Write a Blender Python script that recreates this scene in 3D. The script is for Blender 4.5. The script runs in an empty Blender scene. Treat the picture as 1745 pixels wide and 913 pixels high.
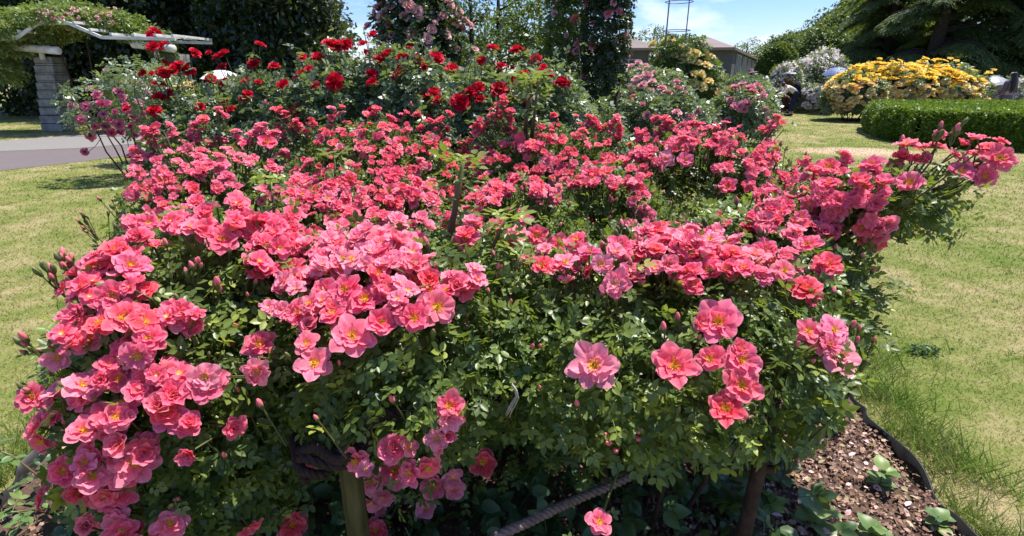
import bpy, math, random
import numpy as np
from mathutils import Vector, Matrix
random.seed(7)
RNG = np.random.default_rng(11)
scene = bpy.context.scene
COL = scene.collection
PI = math.pi
W_, H_, F_ = 1745.0, 913.0, 900.0
CAMZ, PITCH = 1.5, math.radians(20.2)
CAM = np.array([0.0, 0.0, CAMZ])
CP, SP = math.cos(PITCH), math.sin(PITCH)

# ------------------------------------------------------------------ measuring from the photograph
def ray(px, py):
    u = (px - 872.5) / F_; v = -(py - 456.5) / F_
    return np.array([u, v * SP + CP, v * CP - SP])
def at(px, py, Y):
    d = ray(px, py); return CAM + d * (Y / d[1])
def gnd(px, py, z=0.0):
    d = ray(px, py); return CAM + d * ((z - CAMZ) / d[2])
def depth(p): return p[1] * CP - (p[2] - CAMZ) * SP
def unit(v):
    v = np.asarray(v, float); return v / (np.linalg.norm(v) + 1e-9)

# ------------------------------------------------------------------ object helpers
def link(o, parent=None):
    COL.objects.link(o)
    if parent is not None: o.parent = parent
    return o
def tag(o, label=None, cat=None, group=None, kind=None):
    if label: o['label'] = label
    if cat: o['category'] = cat
    if group: o['group'] = group
    if kind: o['kind'] = kind
    return o
def thing(name, label, cat, loc=(0, 0, 0), group=None):
    o = bpy.data.objects.new(name, None); o.location = Vector([float(c) for c in loc])
    o.empty_display_size = .1
    link(o); return tag(o, label, cat, group)
def mesh_np(name, V, loops, sizes, mats, matidx=None, attrs=None, smooth=False):
    me = bpy.data.meshes.new(name)
    V = np.ascontiguousarray(V, np.float32)
    me.vertices.add(len(V)); me.vertices.foreach_set('co', V.ravel())
    me.loops.add(len(loops)); me.loops.foreach_set('vertex_index', np.ascontiguousarray(loops, np.int32))
    st = np.zeros(len(sizes), np.int32); st[1:] = np.cumsum(sizes)[:-1]
    me.polygons.add(len(sizes)); me.polygons.foreach_set('loop_start', st)
    if matidx is not None: me.polygons.foreach_set('material_index', np.ascontiguousarray(matidx, np.int32))
    if smooth: me.polygons.foreach_set('use_smooth', np.ones(len(sizes), bool))
    for m in (mats if isinstance(mats, (list, tuple)) else [mats]): me.materials.append(m)
    for k, a in (attrs or {}).items():
        at_ = me.attributes.new(k, 'FLOAT', 'POINT'); at_.data.foreach_set('value', np.ascontiguousarray(a, np.float32))
    me.update(calc_edges=True)
    return me
def obj(name, me, parent=None, loc=None):
    o = bpy.data.objects.new(name, me); link(o, parent)
    if loc is not None: o.location = Vector([float(c) for c in loc])
    return o

class MB:
    """collects boxes, tubes, grids and builds one mesh"""
    def __init__(s): s.v = []; s.f = []; s.t = []
    def add(s, vs, fs, t=None):
        n = len(s.v); s.v += [tuple(map(float, p)) for p in vs]; s.f += [tuple(i + n for i in f) for f in fs]
        s.t += list(t) if t is not None else [0.0] * len(vs)
    def box(s, lo, hi):
        x0, y0, z0 = lo; x1, y1, z1 = hi
        s.add([(x0,y0,z0),(x1,y0,z0),(x1,y1,z0),(x0,y1,z0),(x0,y0,z1),(x1,y0,z1),(x1,y1,z1),(x0,y1,z1)],
              [(0,3,2,1),(4,5,6,7),(0,1,5,4),(1,2,6,5),(2,3,7,6),(3,0,4,7)])
    def bar(s, a, b, w, h):
        a = np.array(a, float); b = np.array(b, float); d = unit(b - a)
        x = np.cross(d, (0, 0, 1.0)); x = unit(x) if np.linalg.norm(x) > .05 else np.array([1.0, 0, 0]); z = np.cross(x, d)
        vs = []
        for p in (a, b):
            for sx, sz in ((-1,-1),(1,-1),(1,1),(-1,1)): vs.append(p + x * sx * w / 2 + z * sz * h / 2)
        s.add(vs, [(0,1,2,3),(7,6,5,4),(0,4,5,1),(1,5,6,2),(2,6,7,3),(3,7,4,0)])
    def tube(s, pts, rad, n=6, t=None, cap=True):
        pts = [np.array(p, float) for p in pts]; m = len(pts)
        rad = [rad] * m if not hasattr(rad, '__len__') else rad
        up = np.array([.31, .57, .76]); vs = []; ts = []
        X = None
        for i, p in enumerate(pts):
            d = unit(pts[min(i + 1, m - 1)] - pts[max(i - 1, 0)])
            if X is None: X = unit(np.cross(d, up if abs(d @ up) < .9 else (1, 0, 0)))
            X = unit(X - d * (X @ d)); Yv = np.cross(d, X)
            for k in range(n):
                a = 2 * PI * k / n; vs.append(p + rad[i] * (math.cos(a) * X + math.sin(a) * Yv)); ts.append(t[i] if t else i / max(1, m - 1))
        fs = [(i*n+k, i*n+(k+1)%n, (i+1)*n+(k+1)%n, (i+1)*n+k) for i in range(m-1) for k in range(n)]
        if cap: fs += [tuple(range(n-1, -1, -1)), tuple((m-1)*n + k for k in range(n))]
        s.add(vs, fs, ts)
    def lathe(s, prof, n=16, c=(0, 0, 0)):
        vs = []; m = len(prof)
        for r, z in prof:
            for k in range(n):
                a = 2*PI*k/n; vs.append((c[0]+r*math.cos(a), c[1]+r*math.sin(a), c[2]+z))
        s.add(vs, [(i*n+k, i*n+(k+1)%n, (i+1)*n+(k+1)%n, (i+1)*n+k) for i in range(m-1) for k in range(n)])
    def prism(s, poly, z0, z1):
        n = len(poly); s.add([(x, y, z0) for x, y in poly] + [(x, y, z1) for x, y in poly],
              [tuple(range(n-1,-1,-1)), tuple(range(n, 2*n))] + [(i,(i+1)%n,n+(i+1)%n,n+i) for i in range(n)])
    def build(s, name, mat, parent=None, loc=None, smooth=False, bevel=0, off=None):
        me = bpy.data.meshes.new(name)
        v = s.v if off is None else [(p[0]-off[0], p[1]-off[1], p[2]-off[2]) for p in s.v]
        me.from_pydata(v, [], s.f); me.materials.append(mat)
        a = me.attributes.new('t', 'FLOAT', 'POINT'); a.data.foreach_set('value', np.array(s.t, np.float32))
        if smooth: me.polygons.foreach_set('use_smooth', np.ones(len(s.f), bool))
        me.update(calc_edges=True)
        o = obj(name, me, parent, loc)
        if bevel:
            b = o.modifiers.new('Bevel', 'BEVEL'); b.width = bevel; b.segments = 2; b.limit_method = 'ANGLE'
        return o

# ------------------------------------------------------------------ materials
class NT:
    def __init__(s, name):
        s.m = bpy.data.materials.new(name); s.m.use_nodes = True; s.t = s.m.node_tree; s.t.nodes.clear()
        s.out = s.n('ShaderNodeOutputMaterial')
    def n(s, typ, **kw):
        nd = s.t.nodes.new(typ)
        for k, v in kw.items():
            if k.startswith('i_'):
                key = k[2:]; key = int(key) if key.isdigit() else key.replace('_', ' ')
                nd.inputs[key].default_value = v
            else: setattr(nd, k, v)
        return nd
    def l(s, a, b): s.t.links.new(a, b)
    def ramp(s, fac, stops, interp='LINEAR'):
        r = s.n('ShaderNodeValToRGB'); r.color_ramp.interpolation = interp; e = r.color_ramp.elements
        while len(e) < len(stops): e.new(.5)
        for el, (p, c) in zip(e, stops): el.position = p; el.color = (*c, 1)
        if fac is not None: s.l(fac, r.inputs[0])
        return r.outputs[0]
    def noise(s, scale, detail=4, vec=None, rough=.55, dist=0.0):
        nd = s.n('ShaderNodeTexNoise'); nd.inputs['Scale'].default_value = scale; nd.inputs['Detail'].default_value = detail
        nd.inputs['Roughness'].default_value = rough; nd.inputs['Distortion'].default_value = dist
        if vec is None: vec = s.n('ShaderNodeNewGeometry').outputs['Position']
        s.l(vec, nd.inputs['Vector']); return nd.outputs['Fac']
    def mix(s, fac, a, b, mode='MIX'):
        nd = s.n('ShaderNodeMix', data_type='RGBA', blend_type=mode)
        for sock, v in ((nd.inputs[0], fac), (nd.inputs[6], a), (nd.inputs[7], b)):
            if isinstance(v, (int, float)): sock.default_value = v
            elif isinstance(v, tuple): sock.default_value = (*v, 1)
            else: s.l(v, sock)
        return nd.outputs[2]
    def math(s, op, a, b=0.0):
        nd = s.n('ShaderNodeMath', operation=op)
        for i, v in enumerate((a, b)):
            if isinstance(v, (int, float)): nd.inputs[i].default_value = v
            else: s.l(v, nd.inputs[i])
        return nd.outputs[0]
    def attr(s, name): return s.n('ShaderNodeAttribute', attribute_name=name).outputs['Fac']
    def pbsdf(s, col, rough=.6, spec=.4, metal=0.0):
        p = s.n('ShaderNodeBsdfPrincipled')
        if isinstance(col, tuple): p.inputs['Base Color'].default_value = (*col, 1)
        else: s.l(col, p.inputs['Base Color'])
        if isinstance(rough, (int, float)): p.inputs['Roughness'].default_value = rough
        else: s.l(rough, p.inputs['Roughness'])
        p.inputs['Specular IOR Level'].default_value = spec; p.inputs['Metallic'].default_value = metal
        return p
    def bump(s, h, p, strength=.5, dist=.01):
        b = s.n('ShaderNodeBump'); b.inputs['Strength'].default_value = strength; b.inputs['Distance'].default_value = dist
        s.l(h, b.inputs['Height']); s.l(b.outputs[0], p.inputs['Normal'])
    def fin(s, sh): s.l(sh, s.out.inputs['Surface']); return s.m

def leaf_mat(name, stops, rough=.36, spec=.5, trans=.3):
    m = NT(name); c = m.ramp(m.attr('rnd'), stops)
    p = m.pbsdf(c, rough, spec); tr = m.n('ShaderNodeBsdfTranslucent')
    c2 = m.mix(.55, c, (.32, .42, .03)); m.l(c2, tr.inputs['Color'])
    mx = m.n('ShaderNodeMixShader'); mx.inputs[0].default_value = trans
    m.l(p.outputs[0], mx.inputs[1]); m.l(tr.outputs[0], mx.inputs[2])
    return m.fin(mx.outputs[0])
def petal_mat(name, base, mid, edge, alts, trans=.35):
    """t = 0 at the flower's heart .. 1 at the petal's rim; each bloom shifts towards one of the alternative colours"""
    m = NT(name); t = m.attr('t'); oi = m.n('ShaderNodeObjectInfo').outputs['Random']
    c = m.ramp(t, [(0, base), (.19, base), (.42, mid), (.72, mid), (1, edge)])
    pos = [i / max(1, len(alts) - 1) for i in range(len(alts))]
    alt = m.ramp(oi, list(zip(pos, alts)))
    msk = m.ramp(t, [(.15, (0, 0, 0)), (.45, (.9, .9, .9)), (.75, (.8,.8,.8)), (1, (.5, .5, .5))])
    c = m.mix(msk, c, alt)
    cv = m.n('ShaderNodeCombineXYZ'); m.l(m.math('MULTIPLY', m.attr('c'), 7.0), cv.inputs[0]); m.l(m.math('MULTIPLY', t, 1.3), cv.inputs[1]); m.l(m.math('MULTIPLY', m.attr('rnd'), 40.0), cv.inputs[2])
    vein = m.ramp(m.noise(1.6, 3, cv.outputs[0], .6), [(.35, (.72,.72,.72)), (.6, (1.06,1.06,1.06))]); c = m.mix(.8, c, vein, 'MULTIPLY')
    hv = m.n('ShaderNodeHueSaturation'); m.l(c, hv.inputs['Color'])
    m.l(m.math('ADD', m.math('MULTIPLY', m.attr('rnd'), .34), .93), hv.inputs['Value'])
    c = hv.outputs[0]
    p = m.pbsdf(c, .55, .25); tr = m.n('ShaderNodeBsdfTranslucent'); m.l(c, tr.inputs['Color'])
    mx = m.n('ShaderNodeMixShader'); mx.inputs[0].default_value = trans
    m.l(p.outputs[0], mx.inputs[1]); m.l(tr.outputs[0], mx.inputs[2])
    return m.fin(mx.outputs[0])
def plain(name, col, rough=.6, spec=.4, metal=0.0, var=.25, scale=6, bump=0.0, bscale=40):
    m = NT(name); d = tuple(c * (1 - var) for c in col); b = tuple(min(1, c * (1 + var)) for c in col)
    vec = m.n('ShaderNodeTexCoord').outputs['Object']
    c = m.ramp(m.noise(scale, 5, vec), [(.3, d), (.7, b)]); p = m.pbsdf(c, rough, spec, metal)
    if bump: m.bump(m.noise(bscale, 4, vec), p, bump, .01)
    return m.fin(p.outputs[0])

G3 = lambda a, b, c, d: [(0, a), (.45, b), (.8, c), (1, d)]
M_LEAF = leaf_mat('rose_leaf', G3((.044,.084,.020), (.115,.175,.042), (.205,.27,.056), (.36,.42,.07)), rough=.40, spec=.55, trans=.40)
M_REDLEAF = leaf_mat('hybrid_leaf', G3((.050,.090,.046), (.12,.175,.095), (.20,.26,.145), (.32,.35,.15)), rough=.42, spec=1.0, trans=.36)
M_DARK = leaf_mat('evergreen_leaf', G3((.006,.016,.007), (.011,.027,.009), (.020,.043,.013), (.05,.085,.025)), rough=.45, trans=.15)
M_TREE = leaf_mat('tree_leaf', G3((.025,.055,.014), (.055,.105,.024), (.10,.165,.035), (.17,.24,.05)), rough=.5, trans=.3)
M_PALE = leaf_mat('vine_leaf', G3((.07,.115,.03), (.16,.23,.06), (.27,.33,.11), (.36,.40,.20)), rough=.4, trans=.35)
M_CEDAR = leaf_mat('cedar_needle', G3((.030,.055,.022), (.075,.115,.042), (.15,.20,.065), (.22,.27,.09)), rough=.6, spec=.25, trans=.38)
M_HEDGE = leaf_mat('hedge_leaf', G3((.035,.08,.010), (.085,.165,.012), (.15,.25,.016), (.23,.33,.03)), rough=.5, trans=.3)
M_WEED = leaf_mat('weed_leaf', G3((.035,.08,.028), (.075,.145,.05), (.14,.23,.06), (.24,.33,.09)), rough=.45, trans=.3)
M_PINK = petal_mat('pink_petal', (.95,.66,.13), (.91,.12,.205), (.96,.36,.46),
                   [(.88,.29,.44), (.90,.115,.225), (.91,.18,.27), (.89,.08,.10), (.91,.24,.36), (.89,.105,.215), (.93,.44,.54), (.91,.14,.19), (.92,.26,.34), (.68,.13,.30)], .42)
M_RED = petal_mat('red_petal', (.40,.003,.02), (.60,.006,.030), (.68,.018,.048), [(.64,.006,.034), (.52,.004,.025), (.70,.018,.042)], .38)
M_MAGENTA = petal_mat('magenta_petal', (.62,.10,.22), (.62,.10,.22), (.70,.26,.38), [(.66,.08,.19), (.60,.14,.27), (.66,.25,.36)])
M_PALEPINK = petal_mat('pale_pink_petal', (.72,.36,.36), (.78,.42,.42), (.85,.60,.60), [(.75,.36,.38), (.8,.52,.52), (.72,.30,.34)])
M_ROSE = petal_mat('rose_pink_petal', (.70,.22,.25), (.75,.26,.33), (.82,.48,.52), [(.76,.22,.28), (.74,.36,.46), (.78,.16,.2)])
M_YELLOW = petal_mat('yellow_petal', (.92,.60,.04), (.94,.64,.04), (.95,.74,.16), [(.92,.55,.03), (.95,.68,.05), (.95,.76,.22), (.92,.58,.12)], .45)
M_CREAM = petal_mat('cream_petal', (.80,.52,.06), (.82,.62,.14), (.86,.76,.42), [(.84,.56,.06), (.86,.74,.40), (.82,.66,.28)])
M_CORAL = petal_mat('coral_petal', (.80,.20,.03), (.80,.10,.06), (.84,.25,.14), [(.80,.10,.05), (.82,.24,.05), (.80,.16,.14)])
M_WHITE = petal_mat('white_petal', (.78,.66,.42), (.80,.72,.68), (.84,.80,.78), [(.80,.76,.72), (.80,.66,.66), (.82,.80,.78)])
M_LILAC = petal_mat('lilac_petal', (.5,.08,.25), (.66,.18,.42), (.76,.38,.58), [(.66,.20,.45), (.72,.34,.50), (.62,.14,.36)])
M_STAMEN = plain('stamen', (.80,.42,.03), .7, .2, var=.35, scale=200)
def bud_mat():
    m = NT('bud'); c = m.ramp(m.attr('t'), [(0, (.08,.13,.03)), (.40, (.13,.15,.05)), (.52, (.62,.16,.17)), (1, (.80,.15,.19))])
    p = m.pbsdf(c, .5, .35); return m.fin(p.outputs[0])
M_BUD = bud_mat()
M_STEM = NT('stem'); _c = M_STEM.ramp(M_STEM.noise(9, 2), [(.35, (.085,.055,.028)), (.65, (.10,.13,.035))]); M_STEM = M_STEM.fin(M_STEM.pbsdf(_c, .55, .35).outputs[0])
M_SHOOT = NT('shoot'); _c = M_SHOOT.ramp(M_SHOOT.attr('t'), [(0, (.085,.035,.026)), (.6, (.12,.065,.035)), (1, (.15,.19,.045))]); M_SHOOT = M_SHOOT.fin(M_SHOOT.pbsdf(_c, .45, .4).outputs[0])
M_CANE = plain('cane_bark', (.050,.030,.022), .8, .2, var=.4, scale=25, bump=.6, bscale=60)
M_BARK = plain('bark', (.035,.028,.024), .9, .2, var=.4, scale=8, bump=.7, bscale=20)
# ------------------------------------------------------------------ leaf and flower templates
def tmpl(vs, fs): 
    return (np.array(vs, np.float32), np.array([i for f in fs for i in f], np.int32), np.array([len(f) for f in fs], np.int32))
def join(ts):
    V = []; L = []; S = []; n = 0
    for v, l, s in ts: V.append(v); L.append(l + n); S.append(s); n += len(v)
    return (np.concatenate(V), np.concatenate(L), np.concatenate(S))
def xf(t, M, T=(0, 0, 0)): return ((t[0] @ np.array(M, np.float32).T + np.array(T, np.float32)).astype(np.float32), t[1], t[2])
LEAFLET = tmpl([(0,0,0),(0,.4,-.06),(0,.75,-.05),(0,1.0,-.10),(-.27,.28,.04),(-.25,.66,.02),(.27,.28,.04),(.25,.66,.02)],
               [(0,1,4),(4,1,2,5),(5,2,3),(0,6,1),(6,7,2,1),(7,3,2)])
LEAF2 = tmpl([(0,0,0),(0,1,-.08),(-.3,.5,.05),(.3,.5,.05),(0,.5,-.04)], [(0,4,2),(2,4,1),(0,3,4),(3,1,4)])
LEAF1 = tmpl([(0,0,0),(-.32,.5,.06),(0,1,-.05),(.32,.5,.06)], [(0,3,2,1)])
NEEDLE = tmpl([(-.09,0,0),(.09,0,0),(.14,.5,.03),(0,1,-.12),(-.14,.5,.03)], [(0,1,2,4),(4,2,3)])
def big_leaf():
    vs = []; fs = []; n = 9
    for i in range(n):
        s = i / (n - 1); w = .40 * math.sin(PI * min(1, s * .93 + .07)) ** .8 * (1 - .25 * s) * (1.0 if i % 2 else .93) if i < n - 1 else .004
        for k, c in enumerate((-1, -.5, 0, .5, 1)): vs.append((c * w, s - .03 * abs(c), -.28 * s * s + .10 * abs(c) * w * 3 - .02 * math.sin(9 * s) * abs(c)))
    for i in range(n - 1):
        for k in range(4): fs.append((i*5+k, i*5+k+1, i*5+6+k, i*5+5+k))
    return tmpl(vs, fs)
BIGLEAF = big_leaf()
def rotz(a): c, s = math.cos(a), math.sin(a); return [[c,-s,0],[s,c,0],[0,0,1]]
def spray(leaf, n=5, ls=.42):
    parts = []; rr = random.Random(n + len(leaf[0]))
    def twist(a, tl): ca, sa, ct, st = math.cos(a), math.sin(a), math.cos(tl), math.sin(tl); return np.array([[ca,0,sa],[0,1,0],[-sa,0,ca]]) @ np.array([[1,0,0],[0,ct,-st],[0,st,ct]])
    for k in range(n):
        if k == 0: parts.append(xf(leaf, twist(.2, -.15) * ls * 1.08, (0, .62, -.05)))
        else:
            side = 1 if k % 2 else -1; j = (k + 1) // 2
            parts.append(xf(leaf, np.array(rotz(-side * 1.05)) @ twist(rr.uniform(-.55, .55), rr.uniform(-.45, .25)) * ls * (1.0 if j == 1 else .85), (side * .02, .60 - .26 * (j - 1) - .02, .03)))
    parts.append(tmpl([(-.012,0,0),(.012,0,0),(.01,.65,.01),(-.01,.65,.01)], [(0,1,2,3)]))
    return join(parts)
SPRAY5 = spray(LEAFLET, 5); SPRAY5L = spray(LEAF1, 5); SPRAY3 = spray(LEAF2, 3, .5); SPRAY3B = spray(BIGLEAF, 3, .5)

def scatter(t, P, Yd, N, S, rnd, width=1.0):
    """copies of a leaf template: P places, Yd tip directions, N face normals, S sizes"""
    Yd = Yd / (np.linalg.norm(Yd, axis=1, keepdims=True) + 1e-9)
    X = np.cross(Yd, N); X /= (np.linalg.norm(X, axis=1, keepdims=True) + 1e-9)
    Z = np.cross(X, Yd); v, l, s = t; k, n = len(P), len(v)
    S = np.asarray(S)[:, None, None]
    V = P[:, None, :] + S * (v[None, :, 0:1] * X[:, None, :] * width + v[None, :, 1:2] * Yd[:, None, :] + v[None, :, 2:3] * Z[:, None, :])
    L = (l[None, :] + (np.arange(k) * n)[:, None]).ravel()
    R = np.clip(np.repeat(rnd, n), 0, 1)
    return V.reshape(-1, 3), L, np.tile(s, k), R
def cat(parts):
    V = []; L = []; S = []; R = []; n = 0
    for v, l, s, r in parts: V.append(v); L.append(l + n); S.append(s); R.append(r); n += len(v)
    return np.concatenate(V), np.concatenate(L), np.concatenate(S), np.concatenate(R)
def leaf_obj(name, parts, mat, parent=None, off=(0, 0, 0)):
    V, L, S, R = cat(parts); me = mesh_np(name, V - np.array(off), L, S, mat, attrs={'rnd': R})
    return obj(name, me, parent)
def rdir(n):
    v = RNG.normal(size=(n, 3)); return v / np.linalg.norm(v, axis=1, keepdims=True)
_PH = RNG.uniform(0, 6.28, (6, 4)); _FQ = RNG.normal(size=(6, 3))
def lump(P, f=5.0):
    o = np.zeros(len(P))
    for i in range(6): o += np.sin(P @ (_FQ[i] * f * (1 + .5 * i)) + _PH[i, 0]) / (1 + .4 * i)
    return o / 2.4
def shell_leaves(t, c, R, n, size, bias=0.0, zcut=-.6, thick=.14, lumpf=5.0, lumpa=.10, inner=.15, up=.7, droop=.35, rmean=.5):
    c = np.array(c, float); R = np.array(R, float)
    d = rdir(int(n * 1.6)); d = d[d[:, 2] > zcut][:n]; n = len(d)
    r = 1 - np.abs(RNG.normal(0, thick, n)) + .03
    k = RNG.random(n) < inner; r[k] = RNG.uniform(.35, .85, k.sum())
    P = c + d * R * r[:, None] * (1 + lumpa * lump(c + d * R, lumpf))[:, None]
    out = d / R; out /= np.linalg.norm(out, axis=1, keepdims=True)
    N = .6 * out + np.array([0, 0, up]) + .55 * rdir(n)
    Yd = rdir(n) + .7 * out - np.array([0, 0, droop])
    rnd = rmean + bias + .22 * RNG.normal(size=n) + .12 * lump(P, 3.0)
    return scatter(t, P, Yd, N, size * RNG.uniform(.7, 1.25, n), rnd)

def petal_grid(L, Wd, th0, curl, cup, wave, ph, r0=.02, nu=5, nv=5, notch=.06):
    V = []; T = []; s_prev = 0; r = r0; z = 0
    rs = [r0]; zs = [0.0]; ths = [th0]
    for i in range(1, nu):
        s = i / (nu - 1); th = th0 + curl * s
        r += math.sin(th) * L / (nu - 1); z += math.cos(th) * L / (nu - 1); rs.append(r); zs.append(z); ths.append(th)
    for i in range(nu):
        s = i / (nu - 1); w = Wd * (.20 + .80 * s ** .75)
        for j in range(nv):
            c = -1 + 2 * j / (nv - 1)
            back = L * (.30 * abs(c) ** 2.4 * s - notch * (1 - abs(c)) ** 2 * s * -1 * -1)
            rr = rs[i] - back * math.sin(ths[i]); zz = zs[i] - back * math.cos(ths[i])
            nx, nz = -math.cos(ths[i]), math.sin(ths[i])
            k = cup * c * c * w * s + (wave * math.sin(5.1 * c + ph) + wave * .6 * math.sin(9.3 * c + 2.1 * ph)) * s * s * L
            V.append((rr + nx * k, c * w * .5 * (1 - .08 * abs(c)), zz + nz * k)); T.append((s, c))
    Fs = [(i*nv+j, i*nv+j+1, (i+1)*nv+j+1, (i+1)*nv+j) for i in range(nu-1) for j in range(nv-1)]
    return V, Fs, T
def flower_mesh(name, whorls, mat, seed, nu=5, nv=5):
    """unit bloom, radius about 1, axis +Z"""
    rr = random.Random(seed); V = []; Fa = []; T = []; Rn = []; Cc = []
    for (cnt, L, Wd, th, curl, cup) in whorls:
        a0 = rr.uniform(0, 6.28)
        for k in range(cnt):
            a = a0 + 2 * PI * k / cnt + rr.uniform(-.16, .16); sc = rr.uniform(.86, 1.1)
            v, f, t = petal_grid(L * sc, Wd * rr.uniform(.88, 1.12), math.radians(th + rr.uniform(-9, 9)), math.radians(curl + rr.uniform(-14, 14)),
                                 cup + rr.uniform(-.06, .06), rr.uniform(.04, .11), rr.uniform(0, 6), nu=nu, nv=nv)
            ca, sa = math.cos(a), math.sin(a); n = len(V); tilt = rr.uniform(-.06, .06)
            for (x, y, z) in v:
                z2 = z + tilt * y; V.append((x*ca - y*sa, x*sa + y*ca, z2))
            Fa += [tuple(i + n for i in q) for q in f]; T += [q[0] for q in t]; Cc += [q[1] for q in t]; Rn += [rr.random()] * len(v)
    V = np.array(V); 
    return mesh_np(name, V, [i for q in Fa for i in q], [4] * len(Fa), mat, attrs={'t': T, 'rnd': Rn, 'c': Cc}, smooth=True)
OPEN = [
 [(5,1.0,.98,62,26,.10),(5,.88,.84,50,22,.16),(3,.66,.62,36,18,.25)],
 [(6,1.0,.92,66,20,.08),(5,.82,.78,52,24,.18),(4,.6,.55,34,26,.28)],
 [(5,1.02,1.0,56,34,.14),(6,.86,.74,46,30,.2)],
 [(6,1.0,.86,70,16,.05),(6,.84,.72,58,20,.14),(5,.62,.56,40,24,.22)],
 [(5,1.0,.95,48,30,.18),(5,.84,.8,38,28,.24),(3,.6,.56,26,24,.3)],
 [(7,1.0,.78,64,30,.1),(6,.8,.66,50,34,.2),(5,.6,.5,32,30,.3),(3,.42,.4,20,20,.3)]]
HALF = [
 [(5,1.0,.95,24,22,.24),(4,.85,.7,14,14,.3),(3,.7,.5,6,8,.35)],
 [(5,.95,.9,40,26,.2),(5,.85,.72,24,22,.28),(4,.7,.52,12,14,.34)],
 [(6,1.05,.8,58,-14,.16),(6,.9,.7,44,10,.22),(6,.7,.56,28,22,.3),(4,.5,.4,14,16,.3)],
 [(5,1.0,.9,74,30,.05),(6,.9,.78,60,34,.1),(5,.7,.6,44,30,.2)]]
TEA = [
 [(6,1.0,1.0,46,52,.14),(6,.9,.9,34,40,.22),(5,.8,.76,22,26,.3),(4,.72,.6,12,12,.36),(3,.62,.46,5,4,.4)],
 [(6,1.0,1.05,52,50,.12),(6,.88,.92,40,36,.2),(6,.78,.74,26,22,.28),(4,.66,.56,14,8,.34)]]
def lib(name, sets, mat, seeds, nu=5, nv=5): return [flower_mesh(name, sets[i % len(sets)], mat, s, nu, nv) for i, s in enumerate(seeds)]
PINK_FACE = lib('bloom_open', OPEN, M_PINK, range(20, 34), 6, 9)
PINK_LIB = PINK_FACE + lib('bloom_half', HALF, M_PINK, range(40, 50), 6, 9)
PINK_FAR = lib('bloom_small', OPEN + HALF, M_PINK, range(60, 74), 4, 7)
def stamen_mesh(seed):
    rr = random.Random(seed); mb = MB()
    mb.lathe([(0.0, .10), (.10, .09), (.14, .03), (.10, -.02)], 8)
    for k in range(34):
        a = rr.uniform(0, 6.28); e = rr.uniform(.06, .30); h = rr.uniform(.20, .34); ca, sa = math.cos(a), math.sin(a)
        tip = np.array((e*ca, e*sa, h)); b = np.array((.06*ca, .06*sa, .04)); s = np.array((-sa, ca, 0)) * .010
        mb.add([b - s, b + s, tip + s, tip - s], [(0,1,2,3)])
        w = .032; mb.add([tip+(w,0,0), tip+(-w*.5,w*.87,0), tip+(-w*.5,-w*.87,0), tip+(0,0,w*1.2), tip+(0,0,-w)], [(0,1,3),(1,2,3),(2,0,3),(1,0,4),(2,1,4),(0,2,4)])
    o = mb.build('stamen_tuft', M_STAMEN); me = o.data; bpy.data.objects.remove(o); return me
STAMENS = [stamen_mesh(i) for i in range(4)]
def bud_mesh(seed, closed):
    rr = random.Random(seed); mb = MB(); prof = [(0.02,-.25),(.20,-.2),(.27,0),(.36,.25),(.38,.5),(.30,.78),(.16,1.0),(.02,1.08)]
    n = 8; m = len(prof); vs = []; ts = []
    for i, (r, z) in enumerate(prof):
        for k in range(n):
            a = 2*PI*k/n + i*.12; q = r * (1 + .1*math.sin(3*a+i)); vs.append((q*math.cos(a), q*math.sin(a), z)); ts.append((i/(m-1)) * (.5 if closed else 1.0))
    mb.add(vs, [(i*n+k, i*n+(k+1)%n, (i+1)*n+(k+1)%n, (i+1)*n+k) for i in range(m-1) for k in range(n)], ts)
    for k in range(5):
        a = 2*PI*k/5 + rr.random()*.3; ca, sa = math.cos(a), math.sin(a); h = rr.uniform(.7, 1.15) if closed else rr.uniform(.4, .8); e = .40 if closed else rr.uniform(.42, .6)
        s = np.array((-sa, ca, 0))
        mb.add([np.array((.24*ca,.24*sa,-.05))-s*.13, np.array((.24*ca,.24*sa,-.05))+s*.13, np.array((e*ca,e*sa,.4*h))+s*.14, np.array((e*1.0*ca,e*1.0*sa,h)), np.array((e*ca,e*sa,.4*h))-s*.14],
               [(0,1,2,4),(4,2,3)], [.1]*5)
    o = mb.build('bud', M_BUD, smooth=True); me = o.data; bpy.data.objects.remove(o); return me
BUDS = [bud_mesh(1, False), bud_mesh(2, True), bud_mesh(3, True), bud_mesh(4, False), bud_mesh(5, False)]

def frame_mat(z, roll=None):
    z = unit(z); roll = random.uniform(0, 6.28) if roll is None else roll
    x = np.cross(z, (0.2, .3, .93) if abs(z[2]) < .95 else (1, 0, 0)); x = unit(x); y = np.cross(z, x)
    x2 = x * math.cos(roll) + y * math.sin(roll); y2 = np.cross(z, x2)
    return Matrix(((x2[0], y2[0], z[0]), (x2[1], y2[1], z[1]), (x2[2], y2[2], z[2])))
def put(name, me, root, pos, zdir, scale, squash=1.0):
    o = bpy.data.objects.new(name, me); COL.objects.link(o); o.parent = root
    m = frame_mat(zdir).to_4x4() @ Matrix.Diagonal((scale, scale, scale * squash, 1))
    m.translation = Vector(pos) - root.location
    o.matrix_local = m
    return o

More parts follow.
